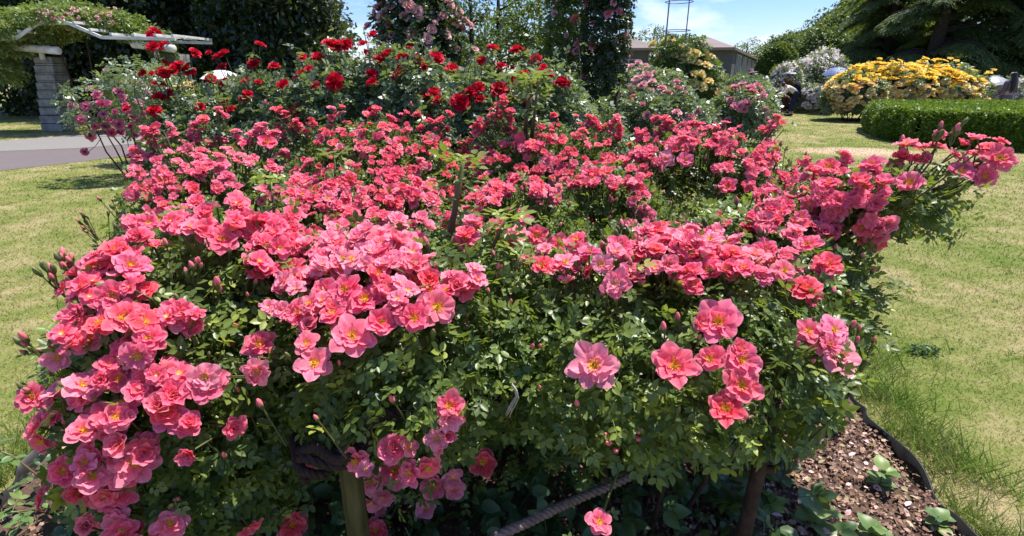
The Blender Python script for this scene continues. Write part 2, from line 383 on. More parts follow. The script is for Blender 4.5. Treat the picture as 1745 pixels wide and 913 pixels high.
class Bush:
    def __init__(s, name, label, cat, ells, group=None):
        s.ells = [(np.array(c, float), np.array(r, float)) for c, r in ells]; s.c = s.ells[0][0]
        s.root = thing(name, label, cat, (s.c[0], s.c[1], 0), group); s.off = np.array((s.c[0], s.c[1], 0.0))
        s.leaves = []; s.tw = MB(); s.nb = 0
    def shell(s, t, per, size, **kw):
        for c, r in s.ells:
            a = 4 * PI * ((r[0]*r[1])**1.6/3 + (r[0]*r[2])**1.6/3 + (r[1]*r[2])**1.6/3) ** (1/1.6)
            s.leaves.append(shell_leaves(t, c, r, max(30, int(a * per)), size, **kw))
    def stalk(s, pos, d, c, r0=.0028, k=.45):
        a = c + (pos - c) * k; a[2] -= .05; b = pos - np.array(d) * .05 + RNG.normal(0, .012, 3)
        m = (a + b) / 2 + np.array((0, 0, -.02))
        s.tw.tube([a, m, b, pos - np.array(d) * .004], [r0 * 1.5, r0 * 1.2, r0, r0 * .8], 4, cap=False)
        return a, b
    def finish(s, mat, canes=4, cane_r=.009, foliage_name='foliage', canemat=None, spread=.5):
        f = leaf_obj(foliage_name, s.leaves, mat, s.root, s.off)
        if s.tw.v:
            o = s.tw.build('twig', M_STEM, s.root, off=s.off, smooth=True); o['kind'] = 'stuff'
        for k in range(canes):
            a = 2 * PI * k / max(1, canes) + random.uniform(-.4, .4); c, r = s.ells[0]; mb = MB()
            b = np.array((c[0] + .10 * math.cos(a) * r[0] * 2, c[1] + .10 * math.sin(a) * r[1] * 2, -.02))
            e = c + np.array((math.cos(a) * r[0] * spread, math.sin(a) * r[1] * spread, r[2] * .35))
            m1 = b * .6 + e * .4 + RNG.normal(0, .03, 3); m2 = b * .25 + e * .75 + RNG.normal(0, .03, 3)
            mb.tube([b, m1, m2, e], [cane_r, cane_r * .85, cane_r * .65, cane_r * .4], 7)
            mb.build('cane', canemat or M_CANE, s.root, off=s.off, smooth=True)
def hit(px, py, bushes, grow=1.0):
    d = ray(px, py); best = None; near = None
    for b in bushes:
        for c, r in b.ells:
            o = (CAM - c) / (r * grow); q = d / (r * grow); A = q @ q; B = o @ q; C = o @ o - 1; D = B * B - A * C
            if D > 0:
                t = (-B - math.sqrt(D)) / A
                if t > .2 and (best is None or t < best[0]): best = (t, b, c, r)
            else:
                t = -B / A; m = np.linalg.norm(o + t * q)
                if near is None or m < near[4]: near = (t, b, c, r, m)
    h = best or near; t, b, c, r = h[:4]; p = CAM + t * d
    return p, unit((p - c) / (r * r)), b, c
# ------------------------------------------------------------------ the bed of pink roses in front
GP = 'pink rose bushes filling the front bed'
PB = {}
def pb(k, label, ells): PB[k] = Bush('pink_rose_bush', label, 'rose bush', ells, GP)
pb('A', 'pink rose bush whose blooms cascade nearly to the ground beside the left lawn', [((-.87,1.42,.62),(.36,.45,.48)), ((-.87,1.15,.5),(.17,.2,.38))])
pb('B', 'pink rose bush behind the olive wooden post with blooms hanging in shade below the rope', [((-.30,1.46,.77),(.48,.46,.27)), ((-.25,1.62,.42),(.50,.34,.34))])
pb('C', 'leafy pink rose bush with few large blooms above a dark leaning trunk', [((.42,1.40,.76),(.52,.42,.27)), ((.30,1.60,.45),(.42,.30,.26))])
pb('D', 'pink rose bush with a long flowering arm reaching out over the right lawn', [((.93,1.85,.72),(.32,.42,.34)), ((1.22,1.72,1.10),(.20,.13,.10)), ((.80,1.55,.78),(.25,.25,.24))])
pb('E', 'pink rose bush at the bed edge nearest the magenta rose and path', [((-1.50,2.65,.66),(.46,.55,.46))])
pb('F', 'dense pink rose bush in the middle of the bed with many small clustered blooms', [((-.72,2.45,.56),(.52,.55,.48))])
pb('G', 'pink rose bush in the bed centre behind the tall reddish water shoot', [((.02,2.30,.56),(.36,.45,.46))])
pb('H', 'pink rose bush with a dark green side, below the yellow climbing rose', [((1.17,3.25,.68),(.58,.50,.46))])
pb('I', 'pink rose bush directly in front of the red roses, at the back of the bed', [((-.98,3.75,.70),(.62,.50,.44))])
pb('J', 'pink rose bush around the thin twin shoots with yellow green tips', [((.25,3.55,.70),(.52,.50,.45))])
pb('K', 'pink rose bush with a rounded pink top above a dark green hollow', [((.50,2.72,.58),(.38,.42,.44))])
ALLP = list(PB.values())

CL = {  # clusters read off the photograph: px, py, spread in px, blooms
 'A': '385,405,14,2 340,385,18,3 300,372,18,3 255,368,16,3 228,385,12,2 185,470,18,3 230,440,16,3 270,420,14,2 150,482,14,2 185,505,16,3 215,465,12,2 235,500,14,2 230,540,18,3 265,575,18,3 305,533,16,3 280,545,10,1 150,545,16,2 190,560,16,3 150,585,14,2 98,608,6,1 92,655,14,2 60,672,6,1 185,640,16,3 235,650,18,3 290,645,18,3 355,655,18,3 285,680,14,2 150,682,14,2 195,700,14,2 92,712,8,2 90,738,8,1 170,720,8,2 210,745,16,3 332,722,14,2 320,757,10,1 265,752,14,2 392,712,10,2 160,772,16,3 142,805,14,2 190,775,14,2 180,822,14,3 205,850,14,3 225,880,14,3 245,900,12,2 132,782,10,2 155,832,12,2 105,825,8,1 112,898,8,1 265,905,12,2 340,420,14,2 395,380,12,2 415,400,10,2 120,500,8,1 205,520,12,2 245,470,12,2 165,650,10,1 250,610,10,2 215,600,10,1 300,405,14,2 260,400,12,2 360,365,12,2 325,355,12,2 215,690,10,2 170,870,10,2 195,800,12,2',
 'B': '625,460,18,3 588,480,16,3 645,478,14,2 560,442,14,2 530,430,14,2 488,425,12,2 470,442,12,2 500,503,14,2 480,540,12,2 530,560,14,2 552,530,14,2 512,540,12,2 580,545,12,2 715,478,16,2 700,455,14,2 738,468,14,2 782,502,12,2 803,488,10,2 760,500,14,2 662,488,14,2 685,508,14,2 475,640,10,1 460,642,8,1 600,455,14,2 640,440,14,2 665,450,14,2 570,470,12,2 540,470,12,2 440,470,10,1 510,470,10,1 690,475,14,2 655,515,12,1 560,505,12,1 600,520,10,1 675,530,8,1 770,478,10,1 620,430,12,2 735,500,8,1 720,515,8,1 535,590,8,1',
 'AB': '640,400,16,3 600,412,14,3 690,400,14,2 660,382,12,2 560,420,14,2 500,392,12,2 478,398,10,2 428,402,10,2 440,422,14,2 520,420,14,3 580,435,12,2 720,415,10,2 455,400,10,2 535,405,12,2 610,392,12,2 675,420,12,2 700,432,10,2',
 'LOW': '672,762,10,1 630,770,5,1 702,757,8,1 640,802,8,1 655,845,10,2 772,817,4,1 745,748,5,1 532,790,6,1 610,772,5,1 768,708,12,2 770,690,8,1 560,790,8,1 420,880,5,1 690,770,8,1 720,760,8,1 640,830,8,1 700,790,6,1 655,870,8,1 752,725,8,1',
 'C': '1180,482,12,2 1195,468,10,1 1310,440,12,2 1342,450,12,2 1388,455,12,2 1120,460,14,2 1150,472,12,2 1240,470,12,2 1262,472,12,2 1050,505,8,1 970,468,10,2 1230,450,12,2 1210,425,14,3 1140,432,14,3 1170,412,12,3 1100,422,10,2 1110,395,12,3 1135,402,10,2 1085,358,12,2 1075,382,10,2 1190,440,10,2 1275,455,12,2 1205,608,10,1 1185,560,6,1 1240,600,10,1 1395,580,8,1 1385,605,12,1 1372,570,6,1 1280,490,10,1 1325,470,10,2 1355,430,10,1 1150,445,10,2 1240,435,10,2 1180,425,10,2 1225,470,8,1 940,470,8,1 1095,375,10,2 1150,395,10,2 960,480,9,1 1000,452,10,2 1030,475,8,1 1082,472,9,2 900,465,8,1 990,438,9,2 1110,448,10,2 1060,455,10,2 930,450,8,1 1200,450,10,2',
 'D': '1490,402,8,1 1405,408,8,1 1345,400,12,2 1300,392,12,2 1380,375,14,3 1395,392,10,1 1330,372,12,2 1300,352,12,2 1310,322,12,2 1340,332,12,3 1372,342,12,2 1400,342,14,3 1412,330,12,2 1450,342,14,3 1482,345,12,2 1500,322,10,2 1480,302,12,2 1430,300,12,2 1420,290,10,2 1362,282,12,3 1440,282,10,2 1320,302,12,2 1290,332,10,2 1470,362,10,1 1340,302,12,2 1400,312,12,2 1350,355,12,2 1430,355,12,2 1375,310,12,2 1315,380,10,2 1460,320,12,2 1420,315,12,2 1350,420,8,1',
 'ARM': '1550,312,6,1 1545,272,10,2 1562,292,10,2 1590,247,10,2 1640,290,14,3 1658,252,12,2 1682,257,10,2 1642,322,8,1 1662,312,8,1 1620,282,10,1 1530,292,10,2 1575,262,8,1 1625,262,8,1 1650,275,8,1',
 'E': '350,227,14,3 330,247,12,2 360,257,12,2 300,272,12,2 260,252,12,2 250,277,12,2 300,332,12,2 262,332,12,2 240,322,10,2 375,290,14,3 395,267,10,2 330,312,10,2 455,242,12,2 422,252,8,1 380,205,8,2 405,267,10,2 290,347,12,2 440,227,10,2 460,292,10,2 425,287,8,1 340,275,10,2 285,300,10,2 315,295,10,2 345,305,10,2 230,340,8,2 275,285,8,1 405,235,8,1 320,265,8,2 365,325,8,1 245,300,8,2',
 'F': '570,252,12,3 600,237,12,3 630,262,14,4 560,292,12,3 600,292,12,3 530,282,10,2 500,332,14,4 540,342,14,4 480,332,12,3 560,360,12,2 590,312,10,3 640,302,10,3 690,292,12,3 620,352,12,3 700,312,10,2 590,352,12,3 650,352,12,3 560,322,12,3 480,272,10,2 685,332,10,2 515,350,12,3 495,315,10,2 610,325,10,2 635,375,12,3 600,375,12,3 575,385,12,2 665,300,8,2 540,300,8,2 510,300,8,2 660,275,8,2 530,360,10,2 640,330,8,2',
 'I': '580,197,10,3 630,207,12,3 545,245,8,2 660,222,10,3 700,262,8,2 500,242,8,2 480,227,8,2 470,237,8,2 740,237,8,2 710,202,6,1 690,227,8,2 560,227,8,2 540,217,6,2 620,227,8,2 735,247,8,2 680,242,8,2 650,232,8,2 600,217,8,2 510,225,8,2 715,225,6,2 590,230,8,2 645,195,6,1 670,210,8,2 720,250,8,2 755,225,6,1 525,235,8,2 570,210,8,2 690,205,6,1 760,205,5,1',
 'G': '750,252,10,3 720,282,10,3 770,332,10,2 845,332,12,3 830,302,10,3 870,312,10,3 745,372,12,4 730,352,10,3 850,352,10,2 890,380,8,1 870,420,8,2 835,402,10,2 792,412,8,2 860,277,10,3 820,272,10,3 800,292,8,2 770,367,10,3 810,362,10,2 720,320,10,2 755,300,8,2 780,270,8,2 830,330,10,3 740,335,8,2 760,390,8,2 815,390,8,2 705,350,8,2 790,345,8,2 850,385,8,2 780,310,8,2 820,345,8,2 865,335,8,2',
 'K': '930,282,10,2 960,287,14,4 1000,282,12,3 1050,312,14,4 1080,312,10,3 910,302,10,2 980,312,12,3 1030,272,10,3 950,302,12,3 1065,292,10,3 890,292,8,2 1090,332,8,2 1020,312,10,3 940,337,8,1 1000,300,10,3 1035,295,10,3 965,268,8,3 925,262,8,2 1045,330,8,3 905,320,8,2 1100,300,8,2 915,345,8,1 1075,340,8,2',
 'J': '990,212,12,4 985,232,10,3 860,182,10,3 840,197,10,3 870,202,8,2 910,252,10,2 880,232,10,3 850,207,10,3 1050,227,8,2 1040,242,8,2 820,232,8,2 900,265,8,2 840,262,8,2 945,215,8,2 935,240,8,2 1005,250,8,2 960,250,8,2 920,230,8,2 800,245,8,2 865,252,8,2 830,215,8,2 1015,230,8,2 970,262,6,2 890,248,6,2 780,255,6,2',
 'H': '1130,227,10,3 1150,242,12,4 1110,242,10,3 1100,257,10,3 1230,257,10,3 1215,242,8,2 1190,242,10,3 1080,272,8,2 1160,232,10,3 1250,262,10,3 1280,272,10,3 1270,322,8,2 1290,282,10,3 1320,217,8,3 1300,227,8,2 1200,227,8,2 1120,217,8,2 1260,247,10,3 1110,272,8,2 1145,257,10,3 1175,255,8,2 1240,285,8,2 1205,260,8,2 1265,285,8,2 1090,235,8,2 1135,215,6,2 1225,225,8,2 1250,235,8,2 1085,250,8,2 1300,255,8,2 1280,300,8,2 1120,285,8,2 1220,290,6,1 1190,225,6,2'}
FACES = '275,305,20 165,716,27 288,712,30 230,790,36 600,570,38 622,508,34 650,548,30 705,540,30 746,522,34 440,585,28 535,617,32 378,405,30 745,748,22 665,765,26 672,800,30 738,830,23 772,815,17 726,865,22 823,787,27 640,903,22 498,895,27 1010,620,44 1150,620,40 1225,547,40 1265,612,34 1266,655,36 1237,695,32 1374,490,32 1290,435,28 1432,602,40 1400,577,32 1030,452,20 915,400,22 955,415,22 1022,888,24 1490,400,24 1550,310,24 1705,267,26 1680,300,22 800,325,16 665,325,18 942,335,18 930,280,20 1010,300,20 1135,270,16 1168,272,16 1240,316,18 175,490,26 240,545,26 290,892,28 350,655,36 210,810,26 320,720,24 1210,610,26 345,385,28 455,240,18 1640,290,24 270,370,26 1180,485,20'
BUDCL = '158,385,16,8 120,455,18,9 95,480,14,6 72,600,14,6 70,668,12,4 365,500,8,3 300,860,16,6 720,430,16,7 690,440,12,5 660,470,10,4 780,505,8,3 740,580,5,1 590,608,5,1 970,460,16,7 1040,435,20,10 1090,440,20,10 1070,470,14,6 1130,465,12,5 1000,455,12,5 1240,390,10,3 1405,410,8,3 1440,520,8,2 1630,227,8,3 1600,235,8,3 1590,232,6,2 1540,262,8,3 380,200,10,5 520,580,6,2 945,215,10,7 1110,285,10,6 1080,330,10,6 1180,262,10,6 1260,270,10,6 1220,330,8,5 480,805,5,1 1090,740,8,3 1040,760,8,3 1060,810,6,2 540,435,12,6 330,470,12,6 430,440,12,6 850,470,6,2 1330,250,5,2 1370,275,8,5 880,260,8,5 790,245,8,5 650,290,8,5 600,275,8,5 470,350,8,5 1040,350,8,6 960,410,8,3 1300,410,8,4 1205,400,10,6 1160,380,8,4 570,470,10,4 1060,400,12,7 450,180,8,3 700,185,5,2 1320,200,5,2 255,345,10,5'
for key_, x0, x1, y0, y1, k_, r_ in (('C',1085,1290,382,446,26,9),('D',1290,1500,292,400,34,9),('F',480,720,235,385,34,8),('E',235,470,225,345,20,9),('K',880,1100,265,340,18,8),('G',720,880,255,410,20,8),('H',1075,1320,222,280,20,8),('AB',430,720,392,470,26,10),('I',470,760,195,260,14,7),('J',800,1050,195,265,16,7),('A',120,330,430,700,16,12)):
    CL[key_] += ' ' + ' '.join(f'{random.uniform(x0, x1):.0f},{random.uniform(y0, y1):.0f},{r_},{random.choice((1, 1, 2))}' for _ in range(k_))
def parse(s): return [tuple(float(v) for v in q.split(',')) for q in s.split()]
TOCAM = lambda p: unit(CAM - p)
NBL = {b: [] for b in ALLP}; NBU = {b: [] for b in ALLP}
def add_bloom(pos, d, R, b, c, k=.45, face=0):
    NBL[b].append((pos, d, R, face)); a, e = b.stalk(pos, d, c, k=k)
for px, py, r in parse(FACES):
    p, out, b, c = hit(px, py, ALLP, 1.03); dp = depth(p); R = min(.062, max(.030, .98 * r * dp / F_))
    p = p + TOCAM(p) * .075
    d = unit(.72 * TOCAM(p) + .25 * out + np.array((0, 0, .38)) + RNG.normal(0, .16, 3)); add_bloom(p, d, R, b, c, face=1)
for key, s in CL.items():
    for px, py, r, n in parse(s):
        for _ in range(int(n) + (random.choice((2, 3)) if key in 'EFGHIJK' else 1 if key in ('AB', 'B', 'A', 'C') and py < 560 else 1 if key == 'D' else 0)):
            a = random.uniform(0, 6.28); q = r * math.sqrt(random.random()) * 1.15
            p, out, b, c = hit(px + q * math.cos(a) + (max(0, 22 - (px - 60) * .12) if key == 'A' else 0), py + q * math.sin(a) * .8, ALLP, 1.04)
            R = random.uniform(.022, .041) if depth(p) < 1.75 else random.uniform(.019, .034)
            p = p + out * random.uniform(.005, .055) + TOCAM(p) * .03
            low = key == 'LOW'
            d = unit(.75 * out + np.array((0, 0, .20 if low else .55)) + .42 * TOCAM(p) + RNG.normal(0, .42, 3))
            add_bloom(p, d, R, b, c)
for px, py, r, n in parse(BUDCL):
    p0, o0, b0, c0 = hit(px, py + r * 1.5, ALLP, 1.0)
    for _ in range(int(n)):
        p, out, b, c = hit(px + random.uniform(-r, r), py + random.uniform(-r, r) * .8, ALLP, 1.07)
        d = unit(out * .5 + np.array((0, 0, .8)) + RNG.normal(0, .25, 3)); p = p + d * random.uniform(0, .03)
        NBU[b].append((p, d, random.uniform(.012, .021)))
        base = p0 - o0 * .02; b.tw.tube([base, (base + p) / 2 + RNG.normal(0, .006, 3), p], [.0022, .0018, .0015], 4, cap=False)
# sparse extra buds everywhere on the tops
for b in ALLP:
    for c, r in b.ells[:1]:
        for _ in range(75):
            d = rdir(1)[0]; d[2] = abs(d[2]); d[1] = -abs(d[1]) * .6; d = unit(d)
            p = c + d * r * random.uniform(1.04, 1.16); out = unit(d / r); z = unit(out * .4 + np.array((0, 0, .9)) + RNG.normal(0, .2, 3))
            NBU[b].append((p, z, random.uniform(.011, .018))); b.tw.tube([p - z * .13, p], [.0026, .0018], 4, cap=False)

def in_view(p): return abs((p[0]) / depth(p)) < 1.0
for key, b in PB.items():
    near = key in 'ABCD'
    t = SPRAY5 if near else SPRAY5L
    if key in 'BC': b.leaves.append(shell_leaves(t, *b.ells[1], 1000, .052, lumpf=7, rmean=.35)); e2 = b.ells; b.ells = e2[:1]  # lower leaves take darker greens, underside shade put into the colour
    b.shell(t, 1750 if near else 1300, .057 if near else .058, lumpf=7, lumpa=.09)
    if key in 'BC': b.ells = e2
    # leaves below every flower head
    P = []; Yd = []; N = []
    for pos, d, R, _f in NBL[b]:
        for _ in range(3 if near else 2):
            P.append(pos - d * random.uniform(.065, .15) + RNG.normal(0, .028, 3)); Yd.append(rdir(1)[0] + d * .2 - (0, 0, .2)); N.append(d + RNG.normal(0, .5, 3) + (0, 0, .5))
    P = np.array(P); b.leaves.append(scatter(t, P, np.array(Yd), np.array(N), RNG.uniform(.035, .062, len(P)), .5 + .2 * RNG.normal(size=len(P))))
    # fresh yellow-green tips
    n = 70; c, r = b.ells[0]; d = rdir(n); d[:, 2] = np.abs(d[:, 2]); P = c + d * r * RNG.uniform(.98, 1.12, (n, 1))
    b.leaves.append(scatter(t, P, d + rdir(n) * .8 + (0, 0, .3), rdir(n) + (0, 0, .8), RNG.uniform(.04, .07, n), RNG.uniform(.75, 1, n)))
    bl = NBL[b]
    bl.sort(key=lambda q: -q[2] / depth(q[0]))
    rest = bl[100:]
    for i, (pos, d, R, fc) in enumerate(bl[:100]):
        far = depth(pos) > 2.6
        o = put('bloom', random.choice(PINK_FAR if far else PINK_FACE if fc else PINK_LIB), b.root, pos - d * R * .25, d, R * .98, random.uniform(.7, 1.05))
        st = bpy.data.objects.new('stamen_tuft', random.choice(STAMENS)); COL.objects.link(st); st.parent = o; st.location = (0, 0, .06)
    bu = sorted(NBU[b], key=lambda q: -q[2] / depth(q[0]))[:100]
    for pos, d, R in bu: put('bud', random.choice(BUDS), b.root, pos, d, R * random.uniform(.8, 1.1), 1.4)
    print(key, 'blooms', len(bl), 'buds', len(bu))
    if rest:
        V = []; L = []; S = []; T = []; Rn = []; n0 = 0
        for pos, d, R, _f in rest:
            me = random.choice(PINK_FAR); nv = len(me.vertices); v = np.empty(nv * 3, np.float32); me.vertices.foreach_get('co', v); v = v.reshape(-1, 3)
            M = np.array(frame_mat(d)); V.append(v @ M.T * R + pos - b.off); l = np.empty(len(me.loops), np.int32); me.loops.foreach_get('vertex_index', l); L.append(l + n0); n0 += nv
            S.append(np.full(len(me.polygons), 4)); q = np.empty(nv, np.float32); me.attributes['t'].data.foreach_get('value', q); T.append(q)
            q = np.empty(nv, np.float32); me.attributes['rnd'].data.foreach_get('value', q); Rn.append(q)
        Cc = []
        for q_ in Rn: Cc.append(np.sin(np.arange(len(q_)) * .9))
        o = obj('small_bloom', mesh_np('small_bloom', np.concatenate(V), np.concatenate(L), np.concatenate(S), M_PINK, attrs={'t': np.concatenate(T), 'rnd': np.concatenate(Rn), 'c': np.concatenate(Cc)}, smooth=True), b.root); o['kind'] = 'stuff'

# the arm of bush D and tall water shoots
def shoot(b, pts, r0, nl, size, bright=(.6, 1.0), tipn=6, name='water_shoot'):
    pts = [np.array(p, float) for p in pts]; mb = MB(); n = len(pts)
    mb.tube(pts, [r0 * (1.15 - .65 * i / (n - 1)) for i in range(n)], 7); mb.build(name, M_SHOOT, b.root, off=b.off, smooth=True)
    P = []; Yd = []; N = []; R = []
    for k in range(nl + tipn):
        u = .25 + .72 * k / nl if k < nl else random.uniform(.93, 1.0); f = u * (n - 1); i = min(int(f), n - 2); p = pts[i] + (pts[i+1] - pts[i]) * (f - i)
        a = k * 2.4; P.append(p); Yd.append((math.cos(a), math.sin(a), .45 if k >= nl else .1)); N.append((0, 0, 1) + RNG.normal(0, .3, 3)); R.append(random.uniform(*bright) * (.75 + .25 * u))
    P = np.array(P); b.leaves.append(scatter(SPRAY5, P, np.array(Yd), np.array(N), size * RNG.uniform(.7, 1.2, len(P)), np.array(R)))
shoot(PB['B'], [at(745,478,1.60), at(762,420,1.62), at(775,360,1.64), at(782,310,1.66), at(790,272,1.66)], .012, 14, .095, (.6, .98), 7)
shoot(PB['B'], [at(815,480,1.45), at(835,430,1.47), at(852,395,1.48), at(862,372,1.48)], .0075, 9, .085, (.75, 1.1))
shoot(PB['B'], [at(868,500,1.30), at(878,460,1.31), at(888,430,1.31)], .005, 6, .065)
shoot(PB['J'], [at(895,245,3.45), at(896,200,3.46), at(903,160,3.47), at(905,135,3.47)], .014, 8, .15, (.6, .95), 6)
shoot(PB['J'], [at(905,240,3.40), at(910,200,3.4), at(914,165,3.4), at(918,140,3.4)], .012, 6, .13, (.6, .95), 4)
shoot(PB['F'], [at(572,340,2.3), at(571,300,2.3), at(570,265,2.3)], .006, 4, .08, (.5, .9))
shoot(PB['A'], [at(470,400,1.9), at(466,350,1.92), at(462,310,1.93)], .006, 6, .085)
shoot(PB['C'], [at(1228,440,1.5), at(1228,400,1.5), at(1228,372,1.5)], .004, 4, .055)
shoot(PB['C'], [at(1440,530,1.45), at(1480,515,1.45), at(1535,495,1.45)], .005, 8, .06, (.15, .5), 5, 'side_shoot')
shoot(PB['D'], [np.array((1.02,1.80,.85)), np.array((1.2,1.75,1.0)), np.array((1.36,1.72,1.12)), at(1690,275,1.7)], .010, 10, .07, (.2, .6), 2, 'flowering_arm')
D = PB['D']; n = 60
P = np.array([at(random.gauss(1545, 50), random.gauss(360, 20), 1.75) for _ in range(n)])
D.leaves.append(scatter(SPRAY5, P, rdir(n) * .5 + np.array((.3, 0, -.8)), rdir(n) * .5 + (0, -.4, .6), RNG.uniform(.05, .08, n), .35 + .2 * RNG.normal(size=n)))
for (q, Y) in ((((1480,390),(1530,410),(1590,375)),1.7), (((1460,560),(1485,560),(1500,570)),1.4)): 
    shoot(D, [at(*p, Y) for p in q], .003, 6, .05, (.1, .4), 2, 'side_shoot')
# leaning trunk under bush C
mb = MB(); mb.tube([at(1322,660,1.16), at(1312,722,1.12), at(1298,775,1.10), at(1290,812,1.10), at(1274,880,1.10), at(1262,935,1.10), gnd(1225,1060,-.03)], [.015,.017,.018,.018,.019,.021,.025], 10)
mb.build('trunk', M_CANE, PB['C'].root, off=PB['C'].off, smooth=True)
mb = MB(); mb.tube([at(1292,795,1.10), at(1312,800,1.09), at(1324,797,1.08), at(1326,786,1.08)], [.012,.011,.010,.008], 8); mb.build('branch_stub', M_CANE, PB['C'].root, off=PB['C'].off, smooth=True)
for k, b in PB.items(): b.finish(M_LEAF, 5)

# ------------------------------------------------------------------ post, ropes, ties
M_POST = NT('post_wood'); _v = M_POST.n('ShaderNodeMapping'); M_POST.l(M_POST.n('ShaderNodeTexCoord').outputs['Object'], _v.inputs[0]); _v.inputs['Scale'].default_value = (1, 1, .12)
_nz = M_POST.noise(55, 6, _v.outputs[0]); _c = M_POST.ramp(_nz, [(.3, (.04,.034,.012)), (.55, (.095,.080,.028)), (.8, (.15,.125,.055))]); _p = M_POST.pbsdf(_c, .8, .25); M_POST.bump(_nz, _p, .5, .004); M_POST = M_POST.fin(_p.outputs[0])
M_ROPE2 = plain('sunlit_tint_rope', (.20,.14,.12), .9, .15, var=.3, scale=60, bump=.5, bscale=300)  # same rope with a lighter base, sunlight painted into its colour
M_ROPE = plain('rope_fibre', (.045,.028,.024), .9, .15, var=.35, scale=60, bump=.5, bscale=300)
M_BAND = plain('dull_metal', (.10,.11,.15), .45, .4, .5, scale=30)
M_CLOTH = plain('cotton', (.36,.33,.27), .9, .2, scale=40, bump=.4, bscale=200)
pt = at(590, 748, 1.04)
post = thing('wooden_post', 'square edged olive brown wooden post standing in shade under the roses', 'post', (pt[0], pt[1], 0))
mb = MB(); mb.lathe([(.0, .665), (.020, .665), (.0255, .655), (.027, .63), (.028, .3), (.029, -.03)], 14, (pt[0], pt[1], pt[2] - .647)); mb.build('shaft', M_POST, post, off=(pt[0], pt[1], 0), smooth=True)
mb = MB(); mb.lathe([(.0295, -.045), (.032, -.043), (.032, -.002), (.0295, 0)], 16, (pt[0], pt[1], pt[2] - .01)); mb.build('metal_band', M_BAND, post, off=(pt[0], pt[1], 0), smooth=True)
def rope_mesh(pts, r, turns=28.0):
    pts = [np.array(p, float) for p in pts]; mb = MB(); seg = [np.linalg.norm(b - a) for a, b in zip(pts, pts[1:])]; tot = sum(seg); n = max(16, int(tot / (r * .55)))
    # Catmull-Rom through the points
    def cr(u):
        f = u * (len(pts) - 1); i = min(int(f), len(pts) - 2); f -= i; p = [pts[max(0, min(len(pts) - 1, i + k))] for k in (-1, 0, 1, 2)]
        return .5 * (2*p[1] + (p[2]-p[0])*f + (2*p[0]-5*p[1]+4*p[2]-p[3])*f*f + (3*p[1]-p[0]-3*p[2]+p[3])*f**3)
    C = [cr(i / n) for i in range(n + 1)]; X = None; fr = []
    for i in range(n + 1):
        d = unit(C[min(i+1, n)] - C[max(i-1, 0)])
        if X is None: X = unit(np.cross(d, (0, .2, 1)))
        X = unit(X - d * (X @ d)); fr.append((X.copy(), np.cross(d, X)))
    for s in range(3):
        st = []
        for i in range(n + 1):
            a = 2*PI*s/3 + tot * i / n / (r * 5.2) * 2 * PI; st.append(C[i] + r * .52 * (math.cos(a) * fr[i][0] + math.sin(a) * fr[i][1]))
        mb.tube(st, r * .56, 7)
    return mb
q = pt
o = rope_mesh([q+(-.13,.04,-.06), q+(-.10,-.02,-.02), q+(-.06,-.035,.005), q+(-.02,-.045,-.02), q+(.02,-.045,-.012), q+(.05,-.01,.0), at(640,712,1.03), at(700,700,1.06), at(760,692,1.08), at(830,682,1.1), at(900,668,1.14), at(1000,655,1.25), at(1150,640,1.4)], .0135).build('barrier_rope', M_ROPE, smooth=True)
tag(o, 'dark twisted barrier rope tied to the olive wooden post and running through the leaves', 'rope')
o = rope_mesh([q+(-.15,.05,-.03), q+(-.11,-.03,-.05), q+(-.08,-.05,-.055), q+(-.05,-.03,-.075), q+(-.04,.03,-.06), q+(.0,.045,-.03), q+(.035,.01,-.025), q+(.02,-.04,-.035), q+(-.03,-.05,-.035), q+(-.09,-.04,-.02), q+(-.12,0,-.075), q+(-.10,-.02,-.11)], .0115).build('rope_knot', M_ROPE, smooth=True)
tag(o, 'dark rope knot wrapped round the top of the olive wooden post', 'rope knot')
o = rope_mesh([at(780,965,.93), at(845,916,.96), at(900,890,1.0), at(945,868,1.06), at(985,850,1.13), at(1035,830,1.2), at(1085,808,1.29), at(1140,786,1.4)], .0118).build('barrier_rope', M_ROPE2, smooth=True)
tag(o, 'sunlit-tinted brown twisted barrier rope sloping up from the bottom edge of the photo', 'rope')
def strip(pts, w, name, lab):
    mb = MB(); pts = [np.array(p, float) for p in pts]; n = len(pts)
    for i, p in enumerate(pts): pass
    rad = [w * (.55 + .45 * math.sin(PI * (i + .6) / n)) for i in range(n)]
    for k in range(7):
        o_ = RNG.normal(0, w * .55, 3); mb.tube([p + o_ * (.5 + .9 * i / n) + RNG.normal(0, w * .10, 3) for i, p in enumerate(pts)], [w * .34 * (1 - .6 * (i / n) ** 3) for i in range(n)], 5)
    o = mb.build(name, M_CLOTH, smooth=True); tag(o, lab, 'tie'); return o
strip([at(664,742,1.06), at(668,728,1.055), at(676,716,1.06), at(684,708,1.07), at(694,711,1.065), at(703,715,1.06), at(712,722,1.055)], .0055, 'cloth_tie', 'frayed off white cloth strip knotted over the rope beside the wooden post')
strip([at(872,655,1.02), at(878,664,1.015), at(880,676,1.015), at(875,686,1.015), at(868,698,1.02), at(863,708,1.02)], .0052, 'cloth_tie', 'curled greyish cloth strip hanging alone in the leaves right of the post')
